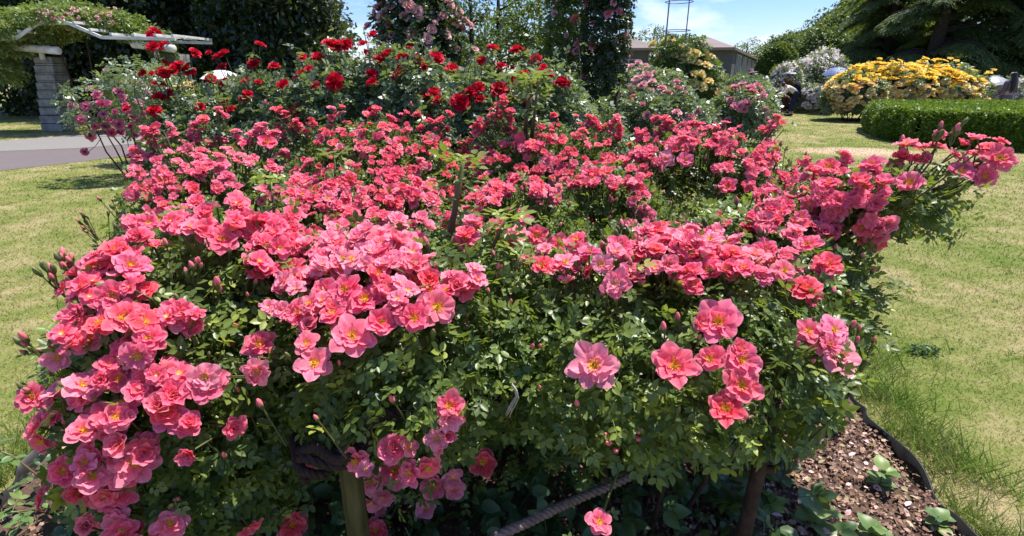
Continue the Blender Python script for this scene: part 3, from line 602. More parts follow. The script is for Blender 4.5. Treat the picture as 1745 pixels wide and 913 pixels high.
# ------------------------------------------------------------------ ground, lawn, beds, path
BED = [(-1.65,.5),(-1.78,1.2),(-1.92,1.8),(-2.2,2.4),(-2.35,3.2),(-2.1,4.2),(-1.2,4.75),(0,4.9),(1.2,4.7),(2.0,4.2),(2.15,3.5),(1.85,2.8),(1.64,2.2),(1.57,1.75),(1.54,1.35),(1.5,.9),(1.45,.5)]
BED2 = [(-4.1,5.3),(-3.9,6.6),(-2.5,7.2),(0,7.3),(1.0,6.9),(1.1,5.6),(.6,4.95),(-1.2,4.9),(-3.2,4.85)]
def inside(x, y, poly):
    x = np.asarray(x); y = np.asarray(y); c = np.zeros(x.shape, bool); n = len(poly)
    for i in range(n):
        x1, y1 = poly[i]; x2, y2 = poly[(i+1) % n]
        k = ((y1 > y) != (y2 > y)) & (x < (x2-x1)*(y-y1)/(y2-y1+1e-12)+x1); c ^= k
    return c
def lawn_color(m):
    n1 = m.noise(.55, 5, rough=.6); n2 = m.noise(3.2, 5, rough=.65); n3 = m.noise(28, 3, rough=.7)
    f = m.math('ADD', m.math('MULTIPLY', n1, .50), m.math('ADD', m.math('MULTIPLY', n2, .40), m.math('MULTIPLY', n3, .22)))
    g = m.n('ShaderNodeNewGeometry').outputs['Position']; vd = m.n('ShaderNodeVectorMath', operation='DISTANCE'); mp = m.n('ShaderNodeMapping'); mp.inputs['Scale'].default_value = (.55, 1, 1)
    m.l(g, mp.inputs[0]); pc = gnd(1465, 258); vd.inputs[1].default_value = (pc[0]*.55, pc[1], 0); m.l(mp.outputs[0], vd.inputs[0])
    bare = m.ramp(vd.outputs['Value'], [(.25, (1, 1, 1)), (.75, (0, 0, 0))]); f = m.math('ADD', f, m.math('MULTIPLY', bare, .35))
    f = m.math('ADD', m.math('MULTIPLY', m.math('SUBTRACT', f, .54), 1.45), .52)
    return m.ramp(f, [(.36, (.10,.16,.022)), (.47, (.165,.20,.045)), (.55, (.24,.24,.08)), (.65, (.36,.30,.15)), (.82, (.50,.38,.24)), (1, (.55,.41,.27))])
m = NT('lawn'); c = lawn_color(m); p = m.pbsdf(m.mix(.12, c, (.16,.13,.06)), .95, .1); m.bump(m.noise(90, 4), p, .8, .02); M_LAWN = m.fin(p.outputs[0])
m = NT('grass_blade'); c = lawn_color(m); r = m.attr('rnd'); c = m.mix(m.ramp(r, [(.0, (0, 0, 0)), (.6, (.35, .35, .35)), (1, (.95, .95, .95))]), c, (.15,.27,.03))
hv = m.n('ShaderNodeHueSaturation'); m.l(c, hv.inputs['Color']); m.l(m.math('ADD', m.math('MULTIPLY', m.noise(60, 2), .4), .95), hv.inputs['Value']); c = hv.outputs[0]
p = m.pbsdf(c, .6, .25); tr = m.n('ShaderNodeBsdfTranslucent'); m.l(c, tr.inputs[0]); mx = m.n('ShaderNodeMixShader'); mx.inputs[0].default_value = .3; m.l(p.outputs[0], mx.inputs[1]); m.l(tr.outputs[0], mx.inputs[2]); M_BLADE = m.fin(mx.outputs[0])
m = NT('soil'); n1 = m.noise(35, 6, rough=.7); n2 = m.noise(5, 4); c = m.mix(n2, m.ramp(n1, [(.3, (.07,.042,.028)), (.55, (.18,.115,.08)), (.8, (.36,.25,.18))]), (.14,.09,.065)); p = m.pbsdf(c, .95, .15); m.bump(n1, p, 1, .03); M_SOIL = m.fin(p.outputs[0])
m = NT('mulch_chip'); c = m.ramp(m.attr('rnd'), [(0, (.08,.045,.032)), (.4, (.27,.155,.11)), (.75, (.46,.31,.24)), (1, (.62,.52,.43))]); M_CHIP = m.fin(m.pbsdf(c, .9, .2).outputs[0])
m = NT('litter'); c = m.ramp(m.attr('rnd'), [(0, (.12,.08,.03)), (.4, (.28,.20,.09)), (.7, (.40,.34,.20)), (.85, (.70,.38,.40)), (1, (.75,.55,.55))]); M_LITTER = m.fin(m.pbsdf(c, .8, .2).outputs[0])
m = NT('asphalt'); n1 = m.noise(70, 5, rough=.7); n2 = m.noise(1.2, 4); c = m.mix(m.math('MULTIPLY', n2, .5), m.ramp(n1, [(.3, (.10,.082,.082)), (.7, (.17,.142,.14))]), (.19,.16,.15)); p = m.pbsdf(c, .9, .2); m.bump(n1, p, .4, .01); M_ASPH = m.fin(p.outputs[0])
m = NT('path_concrete'); n1 = m.noise(50, 5, rough=.7); n2 = m.noise(1.5, 4); c = m.mix(m.math('MULTIPLY', n2, .5), m.ramp(n1, [(.3, (.16,.15,.138)), (.7, (.27,.255,.235))]), (.21,.19,.17)); p = m.pbsdf(c, .9, .2); m.bump(n1, p, .3, .01); M_CONC = m.fin(p.outputs[0])
mb = MB(); mb.add([(-300,-60,0),(300,-60,0),(300,500,0),(-300,500,0)], [(0,1,2,3)]); o = mb.build('ground', M_LAWN); tag(o, kind='structure')
# relief soil in the beds
def soil(poly, name, step=.05, z=.02):
    xs = [p[0] for p in poly]; ys = [p[1] for p in poly]; nx = int((max(xs)-min(xs))/step)+1; ny = int((max(ys)-min(ys))/step)+1
    X, Y = np.meshgrid(np.linspace(min(xs), max(xs), nx), np.linspace(min(ys), max(ys), ny)); P = np.stack([X.ravel(), Y.ravel(), np.zeros(X.size)], 1)
    P[:, 2] = z + .014 * lump(P, 9) + .008 * lump(P, 31); P[:, 2] = np.maximum(P[:, 2], .006)
    I = np.arange(X.size).reshape(ny, nx); q = np.stack([I[:-1,:-1], I[:-1,1:], I[1:,1:], I[1:,:-1]], -1).reshape(-1, 4)
    cx = P[q].mean(1); q = q[inside(cx[:, 0], cx[:, 1], poly)]
    o = obj(name, mesh_np(name, P, q.ravel(), np.full(len(q), 4), M_SOIL, smooth=True)); tag(o, kind='structure')
soil(BED, 'ground_soil'); soil(BED2, 'ground_soil', .08)
n = 26000
X = np.concatenate([RNG.uniform(-1.9, 1.6, n//2), RNG.uniform(.3, 1.6, n//2)]); Y = np.concatenate([RNG.uniform(.7, 3, n//2), RNG.uniform(1.1, 2.4, n//2)]); k = inside(X, Y, BED); P = np.stack([X[k], Y[k], RNG.uniform(.024, .045, k.sum())], 1); n = len(P)
o = leaf_obj('mulch', [scatter(LEAF2, P, rdir(n) * (1, 1, .4), rdir(n) * .7 + (0, 0, .8), RNG.gamma(3, .0040, n).clip(.004, .03), RNG.beta(2, 2.4, n), 1.3)], M_CHIP); tag(o, 'brown bark mulch chips covering the rose bed', 'mulch', kind='stuff')
n = 420; X = RNG.uniform(.7, 1.58, n); Y = RNG.uniform(1.1, 2.5, n); k = inside(X, Y, BED); P = np.stack([X[k], Y[k], RNG.uniform(.03, .05, k.sum())], 1); n = len(P)
o = leaf_obj('leaves', [scatter(LEAFLET, P, rdir(n) * (1, 1, .3), rdir(n) * .6 + (0, 0, .8), RNG.uniform(.015, .04, n), RNG.random(n) ** .7)], M_LITTER); tag(o, 'dry fallen leaves and faded petals littering the mulch', 'leaf litter', kind='stuff')
# path along the left
pa = [gnd(-250,300),gnd(0,291),gnd(110,279),gnd(200,268),gnd(260,262)]; pm = [gnd(-250,262),gnd(0,258),gnd(130,253),gnd(260,243)]; pu = [gnd(-250,245),gnd(0,241),gnd(60,236),gnd(140,229),gnd(260,222)]
mb = MB(); poly = [(p[0], p[1], .004) for p in pa] + [(p[0], p[1], .004) for p in pm[::-1]]; mb.add(poly, [tuple(range(len(poly)))]); o = mb.build('path', M_ASPH); tag(o, kind='structure')
mb = MB(); poly = [(p[0], p[1], .008) for p in pm] + [(p[0], p[1], .008) for p in pu[::-1]]; mb.add(poly, [tuple(range(len(poly)))]); o = mb.build('pavement', M_CONC); tag(o, kind='structure')
PATH = [(p[0], p[1]) for p in pa] + [(p[0], p[1]) for p in pu[::-1]]
# grass blades
BLADE = tmpl([(-.5,0,0),(.5,0,0),(.32,.55,.05),(-.32,.55,.05),(0,1,.22)], [(0,1,2,3),(3,2,4)])
BLADE1 = tmpl([(-.5,0,0),(.5,0,0),(0,1,.15)], [(0,1,2)])
def blades(n, r0, r1, t, h0, h1, wk):
    r = np.exp(RNG.uniform(math.log(r0), math.log(r1), n)); a = RNG.uniform(-1.02, 1.02, n); x = r * np.sin(a); y = r * np.cos(a)
    k = ~(inside(x, y, BED) | inside(x, y, BED2) | inside(x, y, PATH)); x, y, r = x[k], y[k], r[k]; n = len(x)
    P = np.stack([x, y, np.zeros(n)], 1); Yd = rdir(n) * (.9, .9, .2) + (0, 0, .75); N = rdir(n) * (1, 1, .3)
    hs = RNG.uniform(h0, h1, n) * np.clip(r / 3.0, 1, 1.6); wd = np.clip(r * wk, .0016, .02) / hs
    Yd /= np.linalg.norm(Yd, axis=1, keepdims=True); X = np.cross(Yd, N); X /= np.linalg.norm(X, axis=1, keepdims=True)+1e-9; Z = np.cross(X, Yd); v, l, s = t; m_ = len(v)
    V = P[:, None] + hs[:, None, None] * (v[None, :, 0:1] * X[:, None] * wd[:, None, None] + v[None, :, 1:2] * Yd[:, None] + v[None, :, 2:3] * Z[:, None])
    return V.reshape(-1, 3), (l[None] + (np.arange(n) * m_)[:, None]).ravel(), np.tile(s, n), np.repeat(RNG.random(n) ** 2 * .6, m_)
tall = []
n = 8200; u = RNG.random(n); EDG = np.array([(1.60,1.0),(1.60,1.45),(1.63,1.75),(1.70,2.2),(1.84,2.62)]); sl = u * (len(EDG) - 1); i = np.minimum(sl.astype(int), len(EDG) - 2); f = (sl - i)[:, None]
P = np.concatenate([EDG[i] * (1 - f) + EDG[i+1] * f + (np.abs(RNG.normal(0, .17, (n, 1))) - .03) * (1, .1) + (.02, 0), np.zeros((n, 1))], 1)
k = RNG.random(n) < np.clip(.55 + .6 * lump(P, 6), .12, 1); P = P[k]; n = len(P); tall.append(scatter(BLADE, P, rdir(n) * (.75, .75, .1) + (-.05, 0, .8), rdir(n) * (1, 1, .2), RNG.gamma(3, .019, n).clip(.02, .13) * np.clip(1 + .4 * lump(P, 6), .5, 1.5), RNG.uniform(.45, 1, n), .045))
for _ in range(330):
    r = math.exp(random.uniform(math.log(1.9), math.log(11))); a = random.uniform(-1, 1); x, y = r * math.sin(a), r * math.cos(a)
    if inside([x], [y], BED)[0] or inside([x], [y], PATH)[0] or inside([x], [y], BED2)[0]: continue
    n = random.randint(12, 46); P = np.stack([RNG.normal(x, .035, n), RNG.normal(y, .035, n), np.zeros(n)], 1); P = P[~inside(P[:, 0], P[:, 1], BED)]; n = len(P)
    if n: tall.append(scatter(BLADE, P, rdir(n) * (.8, .8, .1) + (0, 0, .7), rdir(n) * (1, 1, .2), RNG.uniform(.025, .065, n), RNG.uniform(.4, .95, n), .06))
n = 2200; EDL = np.array([(-1.74,1.0),(-1.83,1.3),(-1.97,1.8),(-2.25,2.4)]); u = RNG.random(n); sl = u * 3; i = np.minimum(sl.astype(int), 2); f = (sl - i)[:, None]
P = np.concatenate([EDL[i] * (1 - f) + EDL[i+1] * f - np.abs(RNG.normal(0, .09, (n, 1))) * (1, 0) - (.03, 0), np.zeros((n, 1))], 1)
tall.append(scatter(BLADE, P, rdir(n) * (.5, .5, .1) + (0, 0, .9), rdir(n) * (1, 1, .2), RNG.uniform(.04, .11, n), RNG.uniform(.6, 1, n), .045))
o = leaf_obj('grass', [blades(330000, 1.4, 26, BLADE1, .010, .026, .0009)] + tall, M_BLADE); tag(o, 'short sun scorched lawn grass with longer green tufts at the bed edge', 'grass', kind='stuff')
# wavy black edging
M_EDGE = plain('black_plastic', (.014,.014,.014), .5, .4, var=.6, scale=14)
def edging(line, lab, amp=.019):
    pts = []; L = np.array(line, float)
    for i in range(len(L) - 1):
        k = max(2, int(np.linalg.norm(L[i+1] - L[i]) / .022))
        for j in range(k): pts.append(L[i] + (L[i+1] - L[i]) * j / k)
    pts = np.array(pts); d = np.gradient(pts, axis=0); d /= np.linalg.norm(d, axis=1, keepdims=True); nr = np.stack([-d[:, 1], d[:, 0]], 1); s = np.cumsum(np.r_[0, np.linalg.norm(np.diff(pts, axis=0), axis=1)])
    w = amp * .55 * np.sin(s * 2 * PI / .19 + 1.5 * np.sin(s * 5)) + amp * np.sin(s * 2 * PI / .61 + 1) + amp * .5 * np.sin(s * 2 * PI / .33 + 2 * np.sin(s * 3)); c = pts + nr * w[:, None]; hz = .062 + .014 * np.sin(s * 2 * PI / .31 + .5) + .012 * np.sin(s * 11.3); mb = MB(); n = len(c); vs = []
    for i in range(n):
        a = c[i] - nr[i] * .003; b = c[i] + nr[i] * .003; lean = nr[i] * .012
        vs += [(*a, -.02), (*(a + lean), hz[i]), (*(b + lean), hz[i]), (*b, -.02)]
    fs = []
    for i in range(n - 1):
        for k in range(3): fs.append((i*4+k, i*4+k+1, i*4+4+k+1, i*4+4+k))
    fs += [(0,1,2,3), tuple((n-1)*4+k for k in (3,2,1,0))]
    mb.add(vs, fs); o = mb.build('lawn_edging', M_EDGE, smooth=True); tag(o, lab, 'edging')
edging(BED[10:17], 'wavy black plastic edging strip between the mulch and the right lawn')
edging(BED[0:6], 'black plastic edging strip half hidden by blooms beside the left lawn')
# low plants in the bed
n = 1500; P = np.stack([RNG.uniform(-1.6, .95, n), RNG.uniform(.95, 2.6, n), RNG.uniform(.03, .22, n)], 1); P = P[inside(P[:, 0], P[:, 1], BED)]; n = len(P)
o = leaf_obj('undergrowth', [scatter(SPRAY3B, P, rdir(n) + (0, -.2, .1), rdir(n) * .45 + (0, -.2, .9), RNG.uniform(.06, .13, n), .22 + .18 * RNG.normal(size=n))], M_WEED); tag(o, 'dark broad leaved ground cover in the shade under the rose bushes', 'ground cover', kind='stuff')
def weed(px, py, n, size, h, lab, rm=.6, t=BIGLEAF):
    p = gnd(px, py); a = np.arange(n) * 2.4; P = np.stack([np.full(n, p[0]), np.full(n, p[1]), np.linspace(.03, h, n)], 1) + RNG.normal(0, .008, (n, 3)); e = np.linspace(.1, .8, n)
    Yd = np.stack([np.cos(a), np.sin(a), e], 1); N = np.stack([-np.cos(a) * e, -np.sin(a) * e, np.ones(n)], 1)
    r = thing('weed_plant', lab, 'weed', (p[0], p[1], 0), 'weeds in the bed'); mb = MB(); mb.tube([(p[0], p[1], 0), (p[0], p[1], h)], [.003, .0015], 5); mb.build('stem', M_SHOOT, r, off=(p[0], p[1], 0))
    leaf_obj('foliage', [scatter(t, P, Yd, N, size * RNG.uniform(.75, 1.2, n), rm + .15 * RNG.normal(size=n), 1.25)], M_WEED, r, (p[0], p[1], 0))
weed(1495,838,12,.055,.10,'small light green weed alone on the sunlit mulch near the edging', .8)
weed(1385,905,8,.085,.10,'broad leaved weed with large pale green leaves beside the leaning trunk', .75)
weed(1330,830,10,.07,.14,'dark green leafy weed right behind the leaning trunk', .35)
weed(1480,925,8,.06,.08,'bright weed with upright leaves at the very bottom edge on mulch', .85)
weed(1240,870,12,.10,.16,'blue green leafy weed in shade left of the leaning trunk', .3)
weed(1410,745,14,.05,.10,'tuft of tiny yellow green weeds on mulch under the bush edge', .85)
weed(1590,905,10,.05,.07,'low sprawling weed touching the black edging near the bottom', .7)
p = gnd(1335,790); weed(1350,720,12,.07,.14,'young weed with pointed leaves under the right rose bush', .6)
# young rose shoot in the lower left corner
p0 = gnd(105,880); b = Bush('rose_sapling', 'thin young rose shoot with light green leaves in the lower left corner', 'rose plant', [(p0 + (0, 0, .12), (.05, .05, .05))])
b.leaves = []; shoot(b, [p0, p0 + (-.07, .05, .12), p0 + (-.16, .06, .22), p0 + (-.24, .04, .29)], .005, 8, .085, (.4, .85), 2); shoot(b, [p0, p0 + (-.02, -.06, .09), p0 + (-.03, -.12, .14)], .004, 6, .09, (.6, .9), 2)
b.finish(M_WEED, 0)
pc = gnd(1568, 602); n = 220; P = pc + np.stack([RNG.normal(0, .06, n), RNG.normal(0, .025, n), RNG.uniform(.01, .04, n)], 1)
o = leaf_obj('leaves', [scatter(LEAF2, P, rdir(n) * (1, 1, .3), rdir(n) + (0, 0, .6), RNG.uniform(.015, .035, n), RNG.uniform(.2, .7, n))], M_WEED); tag(o, 'small heap of cut green leaves lying on the right lawn', 'clippings', kind='stuff')
# ------------------------------------------------------------------ red roses and other bushes behind
def flowers(bushes, lst, libs, Rdef=None, up=.55, cam=.45, rs=1.0, stalk=True, k=.6, name='bloom', grow=1.05):
    for q in lst:
        px, py, r = q[0], q[1], q[2]
        p, out, b, c = hit(px, py, bushes, grow); R = Rdef * random.uniform(.85, 1.15) if Rdef else rs * r * depth(p) / F_
        d = unit(.5 * out + np.array((0, 0, up)) + cam * TOCAM(p) + RNG.normal(0, .25, 3))
        put(name, random.choice(libs), b.root, p, d, R, random.uniform(.85, 1.1))
        if stalk: b.stalk(p - d * .02, d, c, .004, k)
RED_LIB = lib('red_rose_bloom', TEA, M_RED, (1, 2, 3, 4), 4, 5)
GR = 'red rose bushes behind the pink bed'
RB = {}
def rb(k, label, ells): RB[k] = Bush('red_rose_bush', label, 'rose bush', ells, GR)
rb(1, 'red rose bush nearest the pergola, blooming over the magenta rose', [((-2.98,5.25,.70),(.48,.5,.62))])
rb(2, 'red rose bush in front of the white parasol and the lilac pink rose', [((-2.4,5.45,.72),(.58,.55,.72))])
rb(3, 'red rose bush carrying a large twin red bloom against the dark trees', [((-1.68,5.5,.80),(.56,.55,.82))])
rb(4, 'red rose bush below the pale pink climbing rose', [((-.98,5.35,.82),(.56,.55,.84))])
rb(5, 'red rose bush with a cluster of deep red blooms low on its front', [((-.35,5.05,.74),(.52,.5,.74))])
rb(6, 'red rose bush beside the light green climber column', [((.22,5.3,.76),(.52,.5,.76))])
rb(7, 'low silvery green rose bush at the foot of the dark climber column', [((.78,5.6,.6),(.42,.45,.58))])
for b in RB.values(): b.shell(SPRAY5L, 850, .13, lumpf=4, lumpa=.12, inner=.2, rmean=.55)
REDL = '567,81,15 583,80,15 619,77,9 636,61,9 443,77,8 540,98,9 467,114,9 434,111,9 662,95,12 646,104,9 687,102,11 712,102,9 723,114,6 742,101,14 770,119,11 682,126,9 571,140,15 634,141,9 483,145,10 527,118,7 507,132,8 508,188,12 520,216,8 739,161,13 748,173,12 785,174,16 803,158,11 816,151,11 818,169,9 850,154,14 873,142,10 839,83,10 820,104,8 806,114,5 879,87,10 699,83,6 626,92,7 634,190,8 883,87,10 913,103,10 923,122,8 937,127,7 958,142,13 873,140,10 332,92,9 371,98,8 433,110,10 319,123,12 296,125,15 271,145,10 276,168,13 264,190,11 217,186,7 384,143,10 360,135,9 422,161,8 394,187,8 243,125,7 259,126,5 356,90,5 863,155,7 720,165,6 590,75,10'
R_ = list(RB.values()); flowers(R_, parse(REDL), RED_LIB, rs=1.2, grow=1.09); flowers(R_, [(random.uniform(255, 950), random.gauss(128, 26), random.uniform(6, 11)) for _ in range(30)], RED_LIB, rs=1.1, grow=1.08)
for b in R_:      # tall leafy tips rising over the tops
    P = []
    for _ in range(7):
        c, r = b.ells[0]; x = c[0] + random.uniform(-.8, .8) * r[0]; y = c[1] + random.uniform(-.6, .4) * r[1]; z = c[2] + r[2] * .7; h = random.uniform(.25, .55)
        q = [np.array((x, y, z)), np.array((x + random.uniform(-.05, .05), y, z + h * .5)), np.array((x + random.uniform(-.08, .08), y, z + h))]; b.tw.tube(q, [.006, .005, .003], 5, cap=False)
        for u in np.linspace(.1, 1, 6): P.append(q[0] + (q[2] - q[0]) * u)
    P = np.array(P); n = len(P); b.leaves.append(scatter(SPRAY5L, P, rdir(n) + (0, 0, .1), rdir(n) * .4 + (0, 0, 1), RNG.uniform(.08, .14, n), .65 + .2 * RNG.normal(size=n)))
    b.finish(M_REDLEAF, 4, .012)
def sub(name, label, cat, ells, lf, size, per, blooms, lb, rs=1.0, mat=M_REDLEAF, group=None, Rdef=None, canes=4, rmean=.5, t=SPRAY5L, cane_r=.012, spread=.5, zcut=-.6, inner=.2, thick=.14, grow=1.05, cam=.45):
    b = Bush(name, label, cat, ells, group); b.shell(t, per, size, lumpf=lf, lumpa=.14, inner=inner, rmean=rmean, zcut=zcut, thick=thick)
    if blooms: flowers([b], parse(blooms) if isinstance(blooms, str) else blooms, lb, Rdef, rs=rs, cam=cam, grow=grow)
    b.finish(mat, canes, cane_r, spread=spread); return b
YEL_LIB = lib('yellow_rose_bloom', OPEN, M_YELLOW, (5, 6, 7), 4, 5); CRM_LIB = lib('cream_rose_bloom', TEA, M_CREAM, (5, 6, 7), 4, 5)
MAG_LIB = lib('magenta_rose_bloom', TEA, M_MAGENTA, (8, 9, 10), 4, 5); PAL_LIB = lib('pale_pink_rose_bloom', TEA, M_PALEPINK, (11, 12, 13), 4, 5)
ROS_LIB = lib('rose_pink_bloom', TEA, M_ROSE, (14, 15, 16), 4, 5); COR_LIB = lib('coral_rose_bloom', TEA, M_CORAL, (17, 18), 4, 5); WHI_LIB = lib('white_rose_bloom', TEA, M_WHITE, (19, 20, 21), 4, 5); LIL_LIB = lib('lilac_rose_bloom', TEA, M_LILAC, (22, 23), 4, 5)
sub('magenta_rose_bush', 'airy magenta rose bush with bare canes showing, standing on the lawn beside the path', 'rose bush', [((-5.75,8.1,1.0),(.66,.6,.50)), ((-5.5,8.2,1.35),(.45,.45,.35))], 4, .13, 120,
    '125,181,9 146,181,9 139,205,10 153,203,9 164,216,9 179,216,9 155,230,11 165,164,8 172,176,10 182,177,9 202,157,9 209,165,7 203,212,11 206,227,8 217,187,9 222,216,7 226,200,8 238,176,9 234,205,6 145,258,8 222,266,7 166,160,8 188,205,8 196,190,6 250,160,8 213,178,7 230,230,7 245,195,7 176,195,8 190,226,8', MAG_LIB, rs=.95, canes=8, spread=.8, zcut=-.5, mat=M_REDLEAF, rmean=.65)
sub('cream_rose_bush', 'tall pale cream rose bush behind the magenta one in front of the dark trees', 'rose bush', [((-6.1,9.6,.9),(.7,.5,.62))], 4, .15, 200, '181,120,6 154,152,8 210,142,7 222,142,7 240,140,9 232,145,8 195,150,6 250,150,8 170,140,5 262,148,7', PAL_LIB, rs=.95, rmean=.75)
sub('yellow_rose_bush', 'small yellow rose bush peeping over the red rose bush nearest the pergola', 'rose bush', [((-3.55,6.4,.78),(.45,.4,.55))], 4, .13, 500, '310,148,8 322,152,9 330,146,8 318,143,7 300,150,6 336,154,7 327,157,8', CRM_LIB, rs=1.0)
sub('lilac_rose_bush', 'lilac pink rose bush peeping over the red roses below the dark trees', 'rose bush', [((-2.95,6.35,.82),(.5,.4,.58))], 4, .13, 500, '408,135,9 418,139,9 427,142,8 402,146,8 412,148,9 422,150,8 397,152,7 405,155,7 438,140,7', LIL_LIB, rs=1.0)
PAL = '698,14,12 648,10,8 652,30,10 627,46,8 652,70,12 702,57,11 728,66,9 776,34,11 796,44,12 763,8,10 780,22,9 678,88,9 776,84,8 809,85,7 709,97,8 790,38,9 692,1,10 770,16,8 640,22,7 785,50,8 645,12,8 655,25,9 664,12,8 690,30,9 712,20,9 735,50,8 755,30,9 760,60,8 690,75,8 730,85,7 668,60,6 740,40,6 715,30,6 662,40,7'
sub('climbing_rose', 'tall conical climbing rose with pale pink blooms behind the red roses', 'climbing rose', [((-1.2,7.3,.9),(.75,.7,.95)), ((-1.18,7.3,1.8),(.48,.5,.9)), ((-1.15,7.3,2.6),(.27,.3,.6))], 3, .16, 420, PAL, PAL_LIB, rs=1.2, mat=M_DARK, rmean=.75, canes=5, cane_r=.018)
sub('climbing_rose', 'slim column of light green climber rising just left of the darker column', 'climbing rose', [((.80,8.6,z),(.27,.30,.62)) for z in (.5, 1.3, 2.1, 2.9, 3.6)], 4, .14, 420, '945,24,7 965,60,5 935,90,5 950,5,6 975,40,5', PAL_LIB, mat=M_TREE, rmean=.72, canes=3, cane_r=.02)
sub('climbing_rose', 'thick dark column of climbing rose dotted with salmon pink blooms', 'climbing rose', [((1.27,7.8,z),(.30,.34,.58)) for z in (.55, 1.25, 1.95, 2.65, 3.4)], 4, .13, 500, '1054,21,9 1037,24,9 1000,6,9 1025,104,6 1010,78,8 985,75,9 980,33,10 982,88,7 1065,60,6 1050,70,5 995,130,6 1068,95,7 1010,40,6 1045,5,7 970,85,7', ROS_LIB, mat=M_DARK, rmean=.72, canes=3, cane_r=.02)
sub('pale_pink_rose_bush', 'pale pink rose bush between the dark column and the yellow rose', 'rose bush', [((3.3,13.5,.82),(1.05,.9,.78))], 3, .2, 200, '1088,107,7 1099,113,7 1103,116,6 1102,130,11 1088,134,9 1096,146,10 1082,139,9 1076,113,7 1066,151,8 1056,146,8 1075,150,8 1060,130,7 1112,140,8 1070,125,7 1090,120,6 1108,155,8 1048,140,7 1065,112,6 1115,125,7', PAL_LIB, rmean=.6)
sub('yellow_rose_bush', 'yellow climbing rose bush growing up the wire obelisk in front of the pavilion', 'rose bush', [((4.6,15,1.0),(.95,.8,1.0)), ((4.45,15,1.85),(.6,.6,.55))], 3, .2, 260, '1113,76,9 1128,77,8 1136,69,8 1143,70,9 1159,83,9 1167,100,10 1176,101,10 1184,92,10 1202,96,9 1211,98,9 1158,112,8 1141,127,9 1134,141,9 1183,127,9 1196,128,9 1204,112,9 1234,133,10 1181,141,8 1196,149,10 1207,139,9 1112,118,8 1165,135,8 1228,149,9 1172,88,8 1122,95,6 1150,95,7 1190,108,7', CRM_LIB, mat=M_TREE, rmean=.55)
sub('rose_pink_bush', 'dark leaved rose bush with mid pink blooms below the yellow climbing rose', 'rose bush', [((3.0,10.9,.62),(.98,.7,.50))], 4, .16, 420, '1060,166,9 1073,171,9 1102,198,9 1153,192,9 1177,201,10 1171,210,10 1128,151,9 1137,159,10 1157,154,11 1164,159,9 1153,140,7 1080,165,7 1052,163,7 1150,158,8 1095,178,6 1190,190,6 1066,167,7', ROS_LIB, canes=10, spread=.9, cane_r=.015, mat=M_REDLEAF, rmean=.35)
c4 = sub('coral_rose_bush', 'bushy rose with coral orange blooms in front of the person in the wide hat', 'rose bush', [((5.2,12.4,.80),(.62,.5,.62))], 4, .16, 420, '1240,154,9 1232,160,8 1235,164,8 1246,158,8 1225,158,7 1238,168,8 1250,150,8 1228,170,7', COR_LIB)
sub('rose_pink_bush', 'green rose bush with warm pink blooms standing at the edge of the mown grass path', 'rose bush', [((4.75,11.4,.62),(.66,.55,.58))], 4, .16, 440, '1254,151,10 1278,152,11 1290,149,10 1245,171,8 1252,182,9 1261,181,10 1272,178,11 1265,145,8 1232,217,8 1300,163,8 1303,190,9 1307,205,7 1283,158,9 1296,155,9 1219,198,9 1240,205,7 1290,170,7 1268,187,8', ROS_LIB, canes=8, spread=.9, cane_r=.014)
sub('white_rose_bush', 'whitish pink rose bush just left of the bending person', 'rose bush', [((7.55,17.2,.65),(.62,.6,.55))], 3, .2, 200, [(random.uniform(1262,1318), random.uniform(148,182), 6) for _ in range(34)], WHI_LIB, rmean=.6)
sub('white_rose_bush', 'small white rose bush between the bending person and the yellow roses', 'rose bush', [((12.1,22.3,.5),(.62,.6,.55))], 3, .22, 180, [(random.uniform(1366,1404), random.uniform(150,182), 5) for _ in range(34)], WHI_LIB, rmean=.6)
sub('white_rose_bush', 'white and pink rose bush behind the hedge beside the person with long dark hair', 'rose bush', [((18.2,19.8,.62),(1.5,.6,.72)), ((16.6,20.2,.62),(.6,.5,.65))], 3, .2, 180, [(random.uniform(1660,1745), random.uniform(138,182), 6) for _ in range(55)], WHI_LIB, rmean=.5)
def blossom_shrub(label, ells, n, seedbox):
    b = Bush('flowering_shrub', label, 'shrub', ells, None); b.shell(SPRAY3, 120, .26, lumpf=1.6, lumpa=.16, inner=.25, rmean=.4)
    P = []
    for _ in range(n):
        c, r = b.ells[random.randrange(len(b.ells))]; d = rdir(1)[0]; d[2] = abs(d[2]) * 1.0 - .15; d = unit(d); k = 1 + .16 * lump((c + d * r)[None], 1.6)[0]
        p = c + d * r * k * random.uniform(.98, 1.06); P += [p + RNG.normal(0, .045, 3) for _ in range(5)]
    P = np.array(P); m_ = len(P); o = leaf_obj('blossom', [scatter(LEAF1, P - (0, 0, 0), rdir(m_), rdir(m_) + (0, -.3, .8), RNG.uniform(.07, .13, m_), RNG.random(m_), 1.6)], M_BLOS, b.root, b.off); o['kind'] = 'stuff'
    b.finish(M_TREE, 4, .03); return b
m = _b = NT('white_blossom'); c = _c2 = m.ramp(m.attr('rnd'), [(0, (.72,.60,.56)), (.5, (.82,.75,.69)), (1, (.88,.86,.80))]); pass
p = _b.pbsdf(_c2, .6, .2); tr = _b.n('ShaderNodeBsdfTranslucent'); _b.l(_c2, tr.inputs[0]); mx = _b.n('ShaderNodeMixShader'); mx.inputs[0].default_value = .4; _b.l(p.outputs[0], mx.inputs[1]); _b.l(tr.outputs[0], mx.inputs[2]); M_BLOS = _b.fin(mx.outputs[0])
blossom_shrub('large rounded shrub covered in dusty white blossom in front of the conifers', [((13.0,24,1.05),(1.25,1,1.25)), ((14.0,24.3,.85),(.85,.8,1.05))], 1500, 0)
blossom_shrub('smaller white blossom shrub pressed against the larger white one', [((11.25,23,.95),(.62,.6,.95))], 600, 0)
